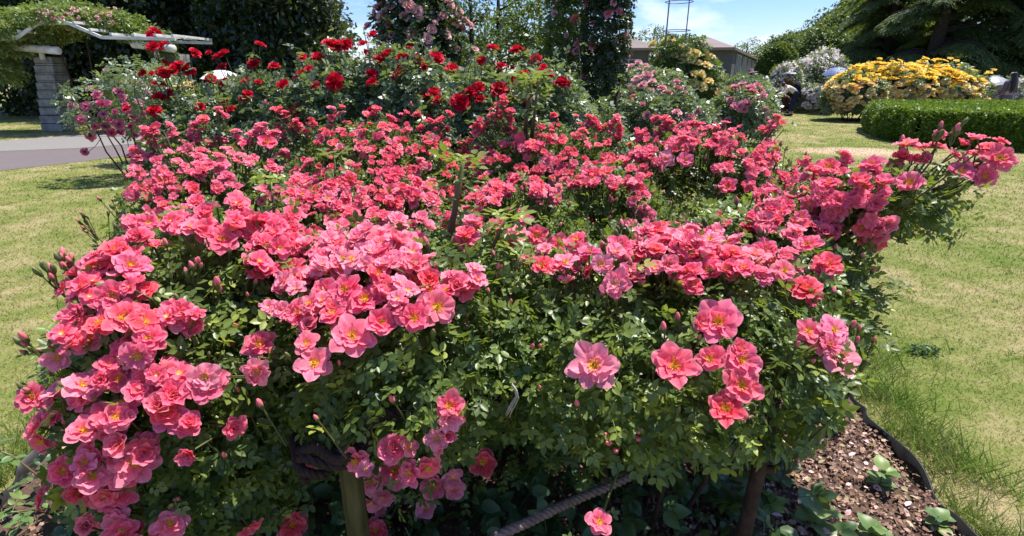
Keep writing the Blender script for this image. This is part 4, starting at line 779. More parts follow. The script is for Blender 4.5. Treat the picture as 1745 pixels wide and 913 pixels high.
# yellow and apricot mass on the right
GY = 'yellow rose bushes forming the long bright bank'
YB = [Bush('golden_rose_bush', l, 'rose bush', e, GY) for l, e in (
    ('golden yellow rose bush at the open end of the bank, next to the blue umbrella', [((11.5,18.6,.74),(.95,.95,.76)), ((12.1,19,.88),(1.0,.9,.82))]),
    ('tallest golden yellow rose bush in the middle of the bank', [((12.95,18.6,.88),(1.2,.95,.86))]),
    ('orange yellow rose bush of the bank with its foot hidden by the clipped hedge', [((14.2,18.6,.84),(1.2,.95,.86))]),
    ('paler apricot rose bush at the end of the bank beside the grey umbrella', [((15.15,18.7,.62),(.75,.7,.85))]))]
for b in YB: b.shell(SPRAY5L, 200, .20, lumpf=3.0, lumpa=.14, inner=.2, rmean=.38)
YL = []
for _ in range(400):
    px = random.uniform(1405, 1680); top = np.interp(px, [1400, 1425, 1455, 1490, 1540, 1610, 1640, 1680], [150, 132, 116, 108, 110, 115, 128, 138]); u = random.random() ** 2.0; YL.append((px, top + 1 + u * np.interp(px, [1400, 1450, 1700], [62, 64, 58]), random.uniform(5.5, 8.0)))
APR_LIB = lib('apricot_rose_bloom', OPEN, petal_mat('apricot_petal', (.92,.52,.10), (.92,.58,.20), (.93,.72,.42), [(.92,.48,.14), (.93,.64,.28), (.93,.78,.50)], .45), (31, 32), 4, 5)
flowers(YB, [q for q in YL if q[1] < 138], YEL_LIB, rs=1.1, stalk=False, grow=1.05, up=.9, cam=.2); flowers(YB, [q for q in YL if q[1] >= 138], YEL_LIB[:1] + APR_LIB + CRM_LIB, rs=1.0, stalk=False, grow=1.05, up=.9, cam=.2)
for b in YB:
    for _ in range(10):
        c, r = random.choice(b.ells); q0 = c + np.array((random.uniform(-.8, .8) * r[0], random.uniform(-.5, .2) * r[1], r[2] * .7)); q1 = q0 + np.array((random.uniform(-.12, .12), 0, random.uniform(.28, .5)))
        b.tw.tube([q0, (q0 + q1) / 2 + RNG.normal(0, .02, 3), q1], [.008, .006, .004], 5, cap=False); put('bloom', random.choice(YEL_LIB), b.root, q1, (random.uniform(-.3, .3), -.3, 1), random.uniform(.08, .12))
        P = q0 + (q1 - q0) * RNG.random((5, 1)); b.leaves.append(scatter(SPRAY5L, P, rdir(5), rdir(5) * .5 + (0, 0, 1), np.full(5, .16), RNG.uniform(.4, .8, 5)))
for b in YB: b.finish(M_REDLEAF, 6, .016, spread=.8)
# ------------------------------------------------------------------ clipped hedge and topiary
def hedge():
    h = .72; fr = [gnd(1474, 217), gnd(1478, 226), gnd(1500, 236), gnd(1562, 248), gnd(1650, 254), gnd(1745, 259)]; bk = [gnd(1745, 174, h), gnd(1500, 174, h)]
    poly = [(p[0], p[1]) for p in fr] + [(15.5, 10.0), (19.0, 14.9)] + [(p[0], p[1]) for p in bk]; off = (poly[2][0], poly[2][1], 0)
    r = thing('clipped_hedge', 'low flat topped bright green hedge in front of the yellow rose bank', 'hedge', off); parts = []; Pn = np.array(poly); ctr = Pn.mean(0)
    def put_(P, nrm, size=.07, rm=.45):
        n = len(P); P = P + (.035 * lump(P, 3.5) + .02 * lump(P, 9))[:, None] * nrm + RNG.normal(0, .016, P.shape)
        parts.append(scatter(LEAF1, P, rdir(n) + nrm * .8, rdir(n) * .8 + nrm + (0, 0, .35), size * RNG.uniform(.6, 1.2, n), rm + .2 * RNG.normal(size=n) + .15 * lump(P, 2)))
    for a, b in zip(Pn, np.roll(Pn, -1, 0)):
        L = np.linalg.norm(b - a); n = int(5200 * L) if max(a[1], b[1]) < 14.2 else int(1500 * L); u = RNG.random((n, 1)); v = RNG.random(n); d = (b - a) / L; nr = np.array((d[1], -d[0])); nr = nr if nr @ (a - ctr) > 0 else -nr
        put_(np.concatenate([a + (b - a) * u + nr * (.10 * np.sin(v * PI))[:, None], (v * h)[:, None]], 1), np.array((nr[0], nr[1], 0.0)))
    n = 150000; X = RNG.uniform(Pn[:, 0].min(), Pn[:, 0].max(), n); Y = RNG.uniform(Pn[:, 1].min(), Pn[:, 1].max(), n); k = inside(X, Y, poly); put_(np.stack([X[k], Y[k], np.full(k.sum(), h)], 1), np.array((0, 0, 1.0)), rm=.72)  # top leaves take lighter greens, sun on the top put into the colour
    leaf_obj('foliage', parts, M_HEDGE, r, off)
    mb = MB(); q = [tuple(p + unit(ctr - p) * .14) for p in Pn]; mb.prism(q, .05, h - .07); mb.build('branch', plain('hedge_core', (.025,.04,.012), .95, .1), r, off=off)
hedge()
b = Bush('topiary_shrub', 'smooth round clipped evergreen shrub behind the white blossom shrubs', 'topiary', [((12.9,27.5,1.45),(.95,.9,1.4))]); b.shell(LEAF1, 1500, .12, lumpa=.03, thick=.05, inner=.1, rmean=.5); b.finish(M_TREE, 1, .08)
# ------------------------------------------------------------------ trees
def trunk(mb, base, h, r, seed, limbs=5, lean=(0, 0), lh=.5):
    rr = random.Random(seed); b = np.array(base, float); top = b + (lean[0], lean[1], h); mb.tube([b - (0, 0, .1), b + (0, 0, h*.06), b*.7 + top*.3 + RNG.normal(0, .06, 3), b*.35+top*.65, top], [r*1.5, r*1.1, r, r*.75, r*.25], 9); ends = []
    for i in range(limbs):
        u = lh + (1 - lh) * .85 * i / limbs; s = b + (top - b) * u; a = i * 2.4 + rr.random(); L = h * rr.uniform(.22, .38) * (1.25 - u)
        e = s + np.array((math.cos(a) * L, math.sin(a) * L, L * rr.uniform(.3, .8))); mb.tube([s, (s+e)/2 + (0, 0, -.05*L), e], [r*.5, r*.35, r*.12], 6); ends.append(e)
    return ends
def tree_proto(name, label, cat, group, ells, n, size, mat, h, r, seed, leaf=LEAF2, rmean=.45, lf=1.1, la=.2, zcut=-.95, limbs=7, lh=.35, inner=.25):
    t = thing(name, label, cat, (0, 0, 0), group); mb = MB(); ends = trunk(mb, (0, 0, 0), h, r, seed, limbs, lh=lh); mb.build('trunk', M_BARK, t, smooth=True)
    parts = []; vol = [rr[0]*rr[2] for _, rr in ells]
    for (c, rr), v in zip(ells, vol):
        k = int(n * v / sum(vol)); cl = max(6, k // 90)
        parts.append(shell_leaves(leaf, c, rr, int(k * .55), size, lumpf=lf, lumpa=la, zcut=zcut, thick=.15, inner=inner, rmean=rmean, droop=.2))
        d = rdir(cl); C = np.array(c) + d * np.array(rr) * RNG.uniform(.7, 1.12, (cl, 1)); q = 40; P = (C[:, None] + RNG.normal(0, .13 * min(rr), (cl, q, 3)) * (1, 1, .7)).reshape(-1, 3); m_ = len(P)
        parts.append(scatter(leaf, P, rdir(m_) - (0, 0, .2), rdir(m_) * .7 + (0, 0, .8), size * RNG.uniform(.7, 1.25, m_), np.repeat(rmean + .25 * RNG.normal(size=cl), q) + .12 * RNG.normal(size=m_)))
    leaf_obj('crown', parts, mat, t); return t
def dup(root, loc, rz, sc, label):
    r = root.copy(); COL.objects.link(r); r.location = loc; r.rotation_euler = (0, 0, rz); r.scale = (sc if hasattr(sc, '__len__') else (sc,) * 3); r['label'] = label
    for ch in root.children: c = ch.copy(); COL.objects.link(c); c.parent = r
    return r
def place(root, loc, rz=0, sc=1):
    root.location = loc; root.rotation_euler = (0, 0, rz); root.scale = (sc if hasattr(sc, '__len__') else (sc,) * 3)
GD = 'dark evergreen trees behind the pergola'
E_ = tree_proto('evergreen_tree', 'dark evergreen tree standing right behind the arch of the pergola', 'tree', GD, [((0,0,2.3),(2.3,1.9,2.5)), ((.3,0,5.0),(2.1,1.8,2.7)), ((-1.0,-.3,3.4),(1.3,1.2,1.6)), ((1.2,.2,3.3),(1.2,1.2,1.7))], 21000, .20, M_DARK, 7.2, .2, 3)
place(E_, (-12.2, 20.2, 0))
dup(E_, (-18.2, 21.5, 0), 1.1, 1.1, 'dark evergreen tree at the photo edge behind the vine covered end of the pergola')
dup(E_, (-15.4, 20.8, 0), 4.0, .95, 'dark evergreen tree between the stone pillar and the photo edge')
dup(E_, (-9.2, 19.8, 0), 2.2, 1.02, 'dark evergreen tree behind the far pillar of the pergola')
dup(E_, (-7.2, 18.4, 0), 5.1, .92, 'dark evergreen tree bordering the patch of sky beside the pale pink climbing rose')
dup(E_, (-10.8, 24.0, 0), .4, 1.25, 'tall dark evergreen tree showing through behind the others by the pergola')
dup(E_, (-15.0, 25.0, 0), 3.0, 1.3, 'dense dark evergreen tree deep in shade behind the stone pillar')
dup(E_, (-9.2, 22.5, 0), 3.6, 1.1, 'dark evergreen tree in the second row above the red roses')
dup(E_, (-20.5, 26, 0), 2.6, 1.3, 'dark evergreen tree in the back row at the far end of the path')
Lt = tree_proto('broadleaf_tree', 'airy mid green tree between the pale pink climbing rose and the light green column', 'tree', 'loose green trees beyond the garden', [((0,0,4.2),(2.2,2,2.6)), ((-1.0,0,2.4),(1.2,1.1,1.2)), ((1.1,.2,3.0),(1.3,1.2,1.4))], 3800, .22, M_TREE, 6.5, .16, 8, la=.3, rmean=.35)
place(Lt, (-.7, 30, -.3))
dup(Lt, (-1.9, 27, -.2), 2, (.7, .8, .9), 'darker airy tree whose trunk rises behind the pale pink climbing rose')
dup(Lt, (1.6, 33, -.5), 4, 1.0, 'airy tree behind the light green climber column')
dup(Lt, (11.6, 47, -.4), 1, .82, 'small pale tree rising above the roof of the far small pavilion')
dup(Lt, (17.6, 60, -.4), 3, .75, 'small tree just showing above the big pavilion roof')
dup(Lt, (25.5, 62, -.4), 5, .80, 'loose tree beyond the right end of the pavilion roof')
Rt = tree_proto('round_tree', 'rounded dense green tree closest to the pavilion end', 'tree', 'rounded trees on the far side', [((0,0,3.2),(2.9,2.6,2.6)), ((-1.8,0,2.3),(1.7,1.6,1.9)), ((1.8,.2,2.4),(1.8,1.6,2.0)), ((0,-.5,4.6),(1.7,1.6,1.4))], 17000, .26, M_TREE, 5.0, .22, 12, la=.16, rmean=.42)
place(Rt, (25.8, 54, -.2), 0, (.9, .9, .85))
dup(Rt, (26.6, 48, -.2), 1.7, (1.0, 1.0, 1.1), 'big dome shaped tree between the topiary and the conifers')
dup(Rt, (24.0, 44, -.2), 2.9, .85, 'dark round tree directly behind the topiary shrub')
dup(Rt, (30.5, 50, -.2), 4.1, 1.35, 'tall yellow green tree peeking out beside the conifers')
dup(Rt, (36.5, 52, -.2), 5.3, 1.45, 'light green tree seen through the gaps of the conifers')
dup(Rt, (30.5, 62, -.2), .7, 1.0, 'distant low tree at the skyline right of the pavilion')
# cedars
def cedar(name, label, group, seed, h=11.0):
    rr = random.Random(seed); t = thing(name, label, 'tree', (0, 0, 0), group); mb = MB(); mb.tube([(0,0,-.1),(0,0,.6),(.05,0,h*.5),(0,0,h)], [.5,.38,.26,.05], 10); parts = []
    z = .7
    while z < h * .8:
        for k in range(4):
            a = rr.uniform(0, 6.28); L = (4.6 - .30 * z) * rr.uniform(.75, 1.1); dirv = np.array((math.cos(a), math.sin(a), 0)); s = np.array((0, 0, z + rr.uniform(-.2, .3))); side = np.array((-dirv[1], dirv[0], 0))
            line = [s + dirv * L * u + np.array((0, 0, .35 * L * u * (1 - u) - .30 * L * u ** 3 + .1*L*u)) for u in np.linspace(0, 1, 6)]; mb.tube(line, [.09, .08, .06, .045, .03, .012], 5, cap=False)
            n = int(760 * L); u = rr.random(); U = RNG.uniform(.15, 1.03, n); W = RNG.normal(0, .26, n) * L * .62 * (np.sin(np.clip(U, 0, 1) * PI * .85 + .25)); base = np.array([np.interp(U, np.linspace(0, 1, 6), [q[i] for q in line]) for i in range(3)]).T
            P = base + side * W[:, None] - np.array((0, 0, 1)) * (np.abs(W) * .42 + np.abs(RNG.normal(0, .09, n)))[:, None]
            Yd = dirv * .9 + side * np.sign(W)[:, None] * .7 - np.array((0, 0, .75)) + rdir(n) * .35; parts.append(scatter(NEEDLE, P, Yd, rdir(n) * .5 + (0, 0, 1), RNG.uniform(.10, .22, n), .5 + .2 * RNG.normal(size=n) + .25 * (U - .5), .75))
        z += rr.uniform(.42, .62)
    mb.build('trunk', M_BARK, t, smooth=True); leaf_obj('crown', parts, M_CEDAR, t); return t
GC = 'dark cedars on the right'
C1 = cedar('cedar_tree', 'dark cedar with drooping fan branches behind the middle of the yellow rose bank', GC, 4); place(C1, (22.2, 30, -.1), 0, 1.0)
C2 = cedar('cedar_tree', 'big cedar with a thick bare trunk behind the grey umbrella', GC, 9); place(C2, (26.2, 29, -.1), 0, 1.1)
dup(C1, (22.3, 34, -.1), 2.2, .85, 'smaller dark cedar filling the gap above the white blossom shrub')
dup(C2, (29.0, 26, -.1), 1.4, 1.0, 'cedar at the right photo edge with a low sweeping branch')
dup(C1, (25.5, 38, -.1), 4.0, 1.1, 'cedar deep in shade between the two nearer cedars')
dup(C2, (30.5, 33, -.1), 3.3, 1.2, 'tall cedar at the back near the right photo edge')
dup(C2, (26.5, 37, -.1), 5.0, 1.1, 'cedar in the back row above the yellow rose bank')
# ------------------------------------------------------------------ pergola with vine
d0 = 14.7; X_ = lambda px: (px - 872.5) / F_ * d0; XT = lambda px: (px - 872.5) / F_ * 13.8
M_BRICK = NT('stone_block'); _t = M_BRICK.n('ShaderNodeTexCoord').outputs['Object']; _s = M_BRICK.n('ShaderNodeSeparateXYZ'); M_BRICK.l(_t, _s.inputs[0])
_f = M_BRICK.math('FRACT', M_BRICK.math('MULTIPLY', _s.outputs[2], 4.55)); _j = M_BRICK.ramp(_f, [(.0, (0,0,0)), (.05, (1,1,1)), (.95, (1,1,1)), (1, (0,0,0))])
_n = M_BRICK.noise(4, 6, _t, .7); _c = M_BRICK.ramp(_n, [(.3, (.10,.10,.095)), (.5, (.22,.215,.205)), (.75, (.36,.35,.33))]); _c = M_BRICK.mix(_j, (.06,.06,.055), _c); _p = M_BRICK.pbsdf(_c, .9, .2); M_BRICK.bump(M_BRICK.math('ADD', _j, _n), _p, .7, .03); M_BRICK = M_BRICK.fin(_p.outputs[0])
M_WPAINT = plain('white_paint', (.60,.60,.57), .6, .3, var=.28, scale=5)
pg = thing('garden_pergola', 'white painted pergola arch carried by two grey stone block pillars', 'pergola', (X_(95), 15.2, 0)); po = (X_(95), 15.2, 0)
def pillar(x, y, h, w):
    mb = MB(); k = 9
    for i in range(k):
        z0 = h * i / k; z1 = h * (i + 1) / k - .008; a = w * (1 - .16 * i / k) / 2 + (i % 2) * .006; mb.box((x - a + .032*i, y - a, z0 - (.1 if i == 0 else 0)), (x + a + .032*i, y + a, z1))
    mb.build('pillar', M_BRICK, pg, off=po, bevel=.012)
pillar(X_(99), 15.2, 1.92, .56); pillar(XT(268), 15.2, 2.0, .6)
def wpipe(a, b, r):
    a = np.array(a); b = np.array(b); d = unit(b - a); mb = MB(); mb.tube([a - d*.03, a - d * .01, a, b, b + d * .01, b + d*.03], [r*.6, r*.92, r, r, r*.92, r*.6], 14); mb.build('support_pipe', M_WPAINT, pg, off=po, smooth=True)
wpipe((XT(12), 15.0, 2.17), (XT(116), 14.6, 2.05), .095); wpipe((XT(226), 15.0, 2.22), (XT(305), 14.7, 2.1), .095)
for x in (XT(70), XT(266)):
    mb = MB(); mb.tube([(x, 14.9, 1.85), (x, 14.9, 2.1)], .06, 10); mb.build('bracket', M_WPAINT, pg, off=po, smooth=True)
prof = [(XT(28), 2.28), (XT(75), 2.33), (XT(118), 2.68), (XT(165), 2.66), (XT(212), 2.34), (XT(330), 2.30)]
for y, dz in ((14.2, 0), (15.9, 0)):
    mb = MB()
    for (a, b) in zip(prof, prof[1:]): mb.bar((a[0], y, a[1] + dz), (b[0], y, b[1] + dz), .05, .075)
    mb.build('rail', M_WPAINT, pg, off=po, bevel=.006)
for i, (a, b) in enumerate(zip(prof, prof[1:])):
    for u in ((.2, .7) if i < 4 else (.15, .45, .75, .98)):
        x, z = a[0] + (b[0]-a[0])*u, a[1] + (b[1]-a[1])*u + .02; mb = MB(); mb.bar((x, 14.15, z + .06), (x, 15.95, z + .06), .06, .06); mb.build('rung', M_WPAINT, pg, off=po, bevel=.005)
sub('climbing_vine', 'pale green flowering climber heaped over the top of the pergola', 'climber', [((XT(120), 15.1, 2.85),(.95,.8,.34)), ((XT(60), 15.2, 2.65),(.9,.8,.38)), ((XT(10), 15.1, 2.35),(.8,.8,.45)), ((XT(180), 15.2, 2.78),(.8,.7,.2)), ((XT(228), 15.2, 2.5),(.5,.5,.16)), ((XT(-12), 14.9, 1.75),(.42,.5,.6)), ((XT(45), 14.3, 2.50),(.6,.3,.2)), ((XT(125), 14.2, 2.84),(.5,.25,.13))], 4.5, .19, 215,
    [(random.uniform(60, 200), random.uniform(12, 50), 3.5) for _ in range(40)], PAL_LIB, mat=M_PALE, rmean=.55, canes=2, cane_r=.03, zcut=-.8, t=SPRAY3, thick=.28)
sub('climbing_rose', 'small red climbing rose on the far pillar of the pergola', 'climbing rose', [((XT(272), 15.0, 2.2),(.35,.35,.40)), ((XT(285), 14.8, 1.3),(.35,.25,.8))], 4, .15, 150, '255,60,7 262,52,7 270,57,6 276,79,8 285,83,6 268,62,6 280,106,5 292,112,6 258,66,6 246,125,7 262,127,6 282,75,6', RED_LIB, rs=1.1, canes=2, mat=M_TREE)
# ------------------------------------------------------------------ wire obelisk, pavilions
M_WIRE = plain('painted_wire', (.16,.13,.17), .5, .4, .3)
ob = thing('plant_obelisk', 'tall thin dark wire obelisk rising from the yellow climbing rose', 'plant support', (4.27, 15, 0)); oo = (4.27, 15, 0)
for k in range(4):
    a = .5 + k * PI / 2; mb = MB(); mb.tube([(4.27 + .36*math.cos(a), 15 + .36*math.sin(a), -.05), (4.27 + .34*math.cos(a), 15 + .34*math.sin(a), 4.8)], .013, 6); mb.build('upright', M_WIRE, ob, off=oo, smooth=True)
for z in (.7, 1.7, 2.55, 3.22, 3.9):
    mb = MB(); mb.tube([(4.27 + .345*math.cos(a), 15 + .345*math.sin(a), z) for a in np.linspace(0, 2*PI, 25)], .010, 5); mb.build('ring', M_WIRE, ob, off=oo, smooth=True)
M_ROOF = plain('roof_sheet', (.21,.16,.145), .7, .3, var=.12, scale=1.2, bump=.2, bscale=15); M_WALL = plain('grey_render', (.12,.12,.13), .85, .2, var=.12, scale=1.5); M_GLASS = plain('dark_window', (.012,.014,.018), .08, .7, var=.2); M_FRAME = plain('pale_frame', (.45,.47,.45), .5, .3, var=.1); M_TRIM = plain('fascia', (.16,.12,.115), .7, .3, var=.1)
def pavilion(label, FL, FR, BR, BL, r1, r2, zr, ze, wins):
    c = ((FL[0]+FR[0]+BR[0]+BL[0])/4, (FL[1]+FR[1]+BR[1]+BL[1])/4, 0); t = thing('pavilion', label, 'building', c); mb = MB(); q = [FL, FR, BR, BL]
    low = [(x, y, ze - .12) for x, y in q]; top = [(x, y, ze) for x, y in q]; R1 = (*r1, zr); R2 = (*r2, zr)
    mb.add(low + top + [R1, R2], [(3,2,1,0), (0,1,5,4), (1,2,6,5), (2,3,7,6), (3,0,4,7), (4,5,8), (5,6,9,8), (6,7,9), (7,4,8,9)]); mb.build('roof', M_ROOF, t, off=c)
    mb = MB(); qs = [np.array(p) for p in q]
    def inset(k): return qs[k] + unit(np.array(c[:2]) - qs[k]) * .75
    s = .86; w = [inset(k) for k in range(4)]; mb.prism([tuple(p) for p in w], -.1, ze - .122); mb.build('wall', M_WALL, t, off=c)
    for (i, j, u0, u1, z0, z1, mull) in wins:
        a, b = w[i], w[j]; d = unit(np.r_[b - a, 0])[:2]; nrm = np.array((d[1], -d[0])); p0 = a + (b - a) * u0; p1 = a + (b - a) * u1
        def panel(e0, e1, za, zb, off0, off1):
            m_ = MB(); vs = []
            for z in (za, zb):
                for p, o_ in ((e0, off0), (e1, off0), (e1, off1), (e0, off1)): vs.append((*(p + nrm * o_), z))
            m_.add(vs, [(0,3,2,1),(4,5,6,7),(0,1,5,4),(1,2,6,5),(2,3,7,6),(3,0,4,7)]); return m_
        g = panel(p0, p1, z0, z1, -.05, .02).build('window', M_GLASS, t, off=c)
        fm = MB(); L = np.linalg.norm(p1 - p0); fw = .05
        for k in range(mull + 2):
            e = p0 + (p1 - p0) * k / (mull + 1); pan = panel(e - d * fw/2, e + d * fw/2, z0 - .03, z1 + .03, .021, .06); fm.add(pan.v, pan.f)
        for z in (z0 - .03, z1): pan = panel(p0 + d * fw/2, p1 - d * fw/2, z, z + .04, .023, .055); fm.add(pan.v, pan.f)
        fm.build('window_frame', M_FRAME, g, off=(0, 0, 0)); bpy.context.view_layer.update(); ch = g.children[0]; ch.location = (-c[0], -c[1], 0)
    return t
pavilion('long brown roofed grey pavilion whose window side runs away behind the yellow rose', (8.0,28.6), (10.95,28), (25.9,58.5), (17,61), (10.3,31), (20.5,57), 3.45, 2.72,
    [(0,1,.15,.62,1.25,2.35,1)] + [(1,2,.06 + k*.15,.16 + k*.15,1.0,2.45,2) for k in range(6)])
pavilion('small brown roofed pavilion partly hidden by the dark climber column', (4.6,30.5), (7.7,30), (8.3,34.5), (5.2,35), (6.2,31.6), (6.6,33.4), 3.5, 2.78, [(0,1,.30,.80,.9,2.2,1), (1,2,.2,.8,1.0,2.3,1)])
# ------------------------------------------------------------------ people, umbrellas, small things far back
M_SKIN = plain('skin', (.50,.30,.22), .55, .3, var=.08); M_HAIR = plain('dark_hair', (.018,.013,.012), .5, .4, var=.3)
def cloth(n, c): return plain(n, c, .85, .15, var=.15, scale=9)
def skinned(name, pts, edges, mat, parent, root=0, sub=1):
    me = bpy.data.meshes.new(name); me.from_pydata([p[0] for p in pts], edges, []); me.materials.append(mat); o = obj(name, me, parent)
    md = o.modifiers.new('Skin', 'SKIN'); md.use_smooth_shade = True
    for i, p in enumerate(pts): me.skin_vertices[0].data[i].radius = p[1] if hasattr(p[1], '__len__') else (p[1], p[1]); me.skin_vertices[0].data[i].use_root = (i == root)
    s = o.modifiers.new('Subsurf', 'SUBSURF'); s.levels = sub; s.render_levels = sub
    return o
def person(label, loc, face, J, top, bottom, shoe, hair='short', hat=None, skirt=False, sleeve=1.0, topn='blouse', botn='trousers'):
    """J: joints in metres, x = facing direction, y = left, z = up"""
    t = thing('person', label, 'person', loc); t.rotation_euler = (0, 0, face)
    P = []; E = []; idx = {}
    def jn(n, p, r, par=None):
        idx[n] = len(P); P.append((tuple(p), r)); 
        if par: E.append((idx[par], idx[n]))
    pel, chest, neck, head = [np.array(J[k]) for k in ('pel', 'chest', 'neck', 'head')]
    hd = unit(head - neck); fwd = np.array(J.get('look', (1, 0, 0)))
    jn('pel', pel, (.12, .10)); jn('waist', pel * .5 + chest * .5, (.105, .09), 'pel'); jn('chest', chest, (.13, .10), 'waist'); jn('neck', neck, .045, 'chest'); jn('chin', neck + hd * .06, .05, 'neck'); jn('head', head, (.078, .088), 'chin'); jn('crown', head + hd * .075, (.06, .068), 'head')
    jn('nose', head + fwd * .095 - hd * .015, .012, 'head')
    for s, sy in (('L', 1), ('R', -1)):
        sh, el, wr = [np.array(J[k + s]) for k in ('sh', 'el', 'wr')]; jn('sh' + s, sh, .05, 'chest'); jn('el' + s, el, .038, 'sh' + s); jn('wr' + s, wr, .025, 'el' + s); d = unit(wr - el); jn('palm' + s, wr + d * .06, (.034, .016), 'wr' + s)
        q = unit(np.cross(d, (0, 0, 1)) + 1e-4)
        for f in range(4): jn(f'f{f}{s}', wr + d * (.105 + .012 * (1.5 - abs(f - 1.5))) + q * (.021 * (f - 1.5)) + (0, 0, -.02), .008, 'palm' + s)
        jn('th' + s, wr + d * .06 + q * -.05, .009, 'wr' + s)
        hp, kn, an = [np.array(J[k + s]) for k in ('hp', 'kn', 'an')]; jn('hp' + s, hp, .085, 'pel'); jn('kn' + s, kn, .055, 'hp' + s); jn('an' + s, an, .038, 'kn' + s); jn('toe' + s, an + (.15, 0, -.055), (.035, .03), 'an' + s)
    skinned('body', P, E, M_SKIN, t)
    # clothing follows the same bones, a little wider
    C = []; CE = []
    def cj(p, r, par=None): C.append((tuple(p), r)); (CE.append((par, len(C) - 1)) if par is not None else None); return len(C) - 1
    a = cj(pel + (0, 0, .02), (.145, .125)); b = cj((pel + chest) / 2, (.135, .115), a); c = cj(chest, (.155, .12), b); cj(chest * .35 + neck * .65, .07, c)
    for s in 'LR':
        sh, el, wr = [np.array(J[k + s]) for k in ('sh', 'el', 'wr')]; k1 = cj(sh, .066, c); k2 = cj(sh + (el - sh) * min(1, sleeve * 1.0), .055, k1)
        if sleeve >= 1: cj(el + (wr - el) * .82, .045, k2)
    skinned(topn, C, CE, top, t)
    if skirt:
        mb = MB(); k1, k2 = (np.array(J['anL']) + np.array(J['anR'])) / 2, pel; n = 18; rows = 6; vs = []
        for i in range(rows):
            u = i / (rows - 1); cc = pel * (1 - u) + (k1 + np.array((0, 0, .16))) * u; rr = .155 + .11 * u
            for j in range(n): g = 2*PI*j/n; w = 1 + .07 * u * math.sin(5 * g); vs.append(cc + np.array((math.cos(g) * rr * w, math.sin(g) * rr * w * 1.05, 0)))
        mb.add(vs, [(i*n+j, i*n+(j+1)%n, (i+1)*n+(j+1)%n, (i+1)*n+j) for i in range(rows-1) for j in range(n)]); mb.build('skirt', bottom, t, smooth=True)
    else:
        C2 = []; E2 = []
        C2.append((tuple(pel), (.14, .12)))
        for s in 'LR':
            hp, kn, an = [np.array(J[k + s]) for k in ('hp', 'kn', 'an')]; n0 = len(C2); C2 += [(tuple(hp), .105), (tuple(kn), .085), (tuple(an + (0, 0, .05)), .075)]; E2 += [(0, n0), (n0, n0+1), (n0+1, n0+2)]
        skinned(botn, C2, E2, bottom, t)
    for s in 'LR':
        an = np.array(J['an' + s]); skinned('shoe', [(tuple(an + (-.03, 0, -.05)), .045), (tuple(an + (.06, 0, -.055)), .048), (tuple(an + (.17, 0, -.065)), .038)], [(0, 1), (1, 2)], shoe, t)
    H = []; 
    up = hd; back = -fwd
    H = [(tuple(head + up * .05 + back * .012), (.098, .10)), (tuple(head + back * .045), (.088, .095)), (tuple(head + back * .05 - up * .07), (.07, .08))]; HE = [(0, 1), (1, 2)]
    if hair == 'long': H += [(tuple(neck + back * .09), (.11, .08)), (tuple(neck + back * .12 - np.array((0, 0, .22))), (.12, .06)), (tuple(neck + back * .11 - np.array((0, 0, .38))), (.07, .04))]; HE += [(2, 3), (3, 4), (4, 5)]
    skinned('hair', H, HE, M_HAIR, t)
    if hat:
        mb = MB(); R = frame_mat(unit(up + fwd * .1), 0.0); pr = [(.0, .13), (.07, .125), (.105, .09), (.115, .0), (.20, -.01), (.29, -.045), (.285, -.055), (.19, -.022), (.09, -.012)]
        mb.lathe(pr, 22); mb.v = [tuple(np.array(R) @ (np.array(p) * .75) + head + up * .06) for p in mb.v]; mb.build('hat', hat, t, smooth=True)
    return t
def stand(h=1.6, arm='down'):
    k = h / 1.6; J = dict(pel=(0,0,.86), chest=(0,0,1.16), neck=(0,0,1.34), head=(.01,0,1.48), hpL=(0,.09,.82), hpR=(0,-.09,.82), knL=(.02,.10,.45), knR=(.02,-.10,.45), anL=(0,.10,.08), anR=(0,-.10,.08), shL=(0,.17,1.28), shR=(0,-.17,1.28), elL=(-.02,.22,1.02), elR=(-.02,-.22,1.02), wrL=(.10,.22,.82), wrR=(.10,-.22,.82))
    if arm == 'hold': J.update(elL=(.10,.22,1.04), wrL=(.22,.16,1.22)); 
    return {n: tuple(np.array(v) * k) for n, v in J.items()}
def umbrella(label, c, r, mat, tilt=(0, 0), hand=None):
    t = thing('umbrella', label, 'umbrella', c); mb = MB(); n = 8; rows = 6; vs = []
    R = np.array(frame_mat(unit((tilt[0], tilt[1], 1)), .3))
    for i in range(rows):
        u = i / (rows - 1); 
        for j in range(n * 2):
            g = 2*PI*j/(n*2); e = 1 - (.06 * u if j % 2 else 0); z = .42 * r * (1 - u ** 2) - (0 if j % 2 == 0 else -.03 * u * r); vs.append(R @ np.array((math.cos(g) * r * u * e + .001, math.sin(g) * r * u * e, z)))
    m_ = n * 2; mb.add(vs, [(i*m_+j, i*m_+(j+1)%m_, (i+1)*m_+(j+1)%m_, (i+1)*m_+j) for i in range(rows-1) for j in range(m_)]); o = mb.build('canopy', mat, t); s = o.modifiers.new('Solid', 'SOLIDIFY'); s.thickness = .004
    mb = MB(); ax = R @ np.array((0, 0, 1.0)); mb.tube([ax * (.42*r + .05), ax * .1, ax * -.75], .009, 6); mb.tube([ax * -.70, ax * -.85], .018, 8); mb.build('shaft', M_WIRE, t, smooth=True)
    for j in range(n):
        g = 2*PI*j/n; mb = MB(); mb.tube([R @ np.array((0, 0, .42*r - .02)), R @ np.array((math.cos(g)*r*.55, math.sin(g)*r*.55, .27*r)), R @ np.array((math.cos(g)*r*.97, math.sin(g)*r*.97, .0))], .004, 4); mb.build('rib', M_WIRE, t)
    return t
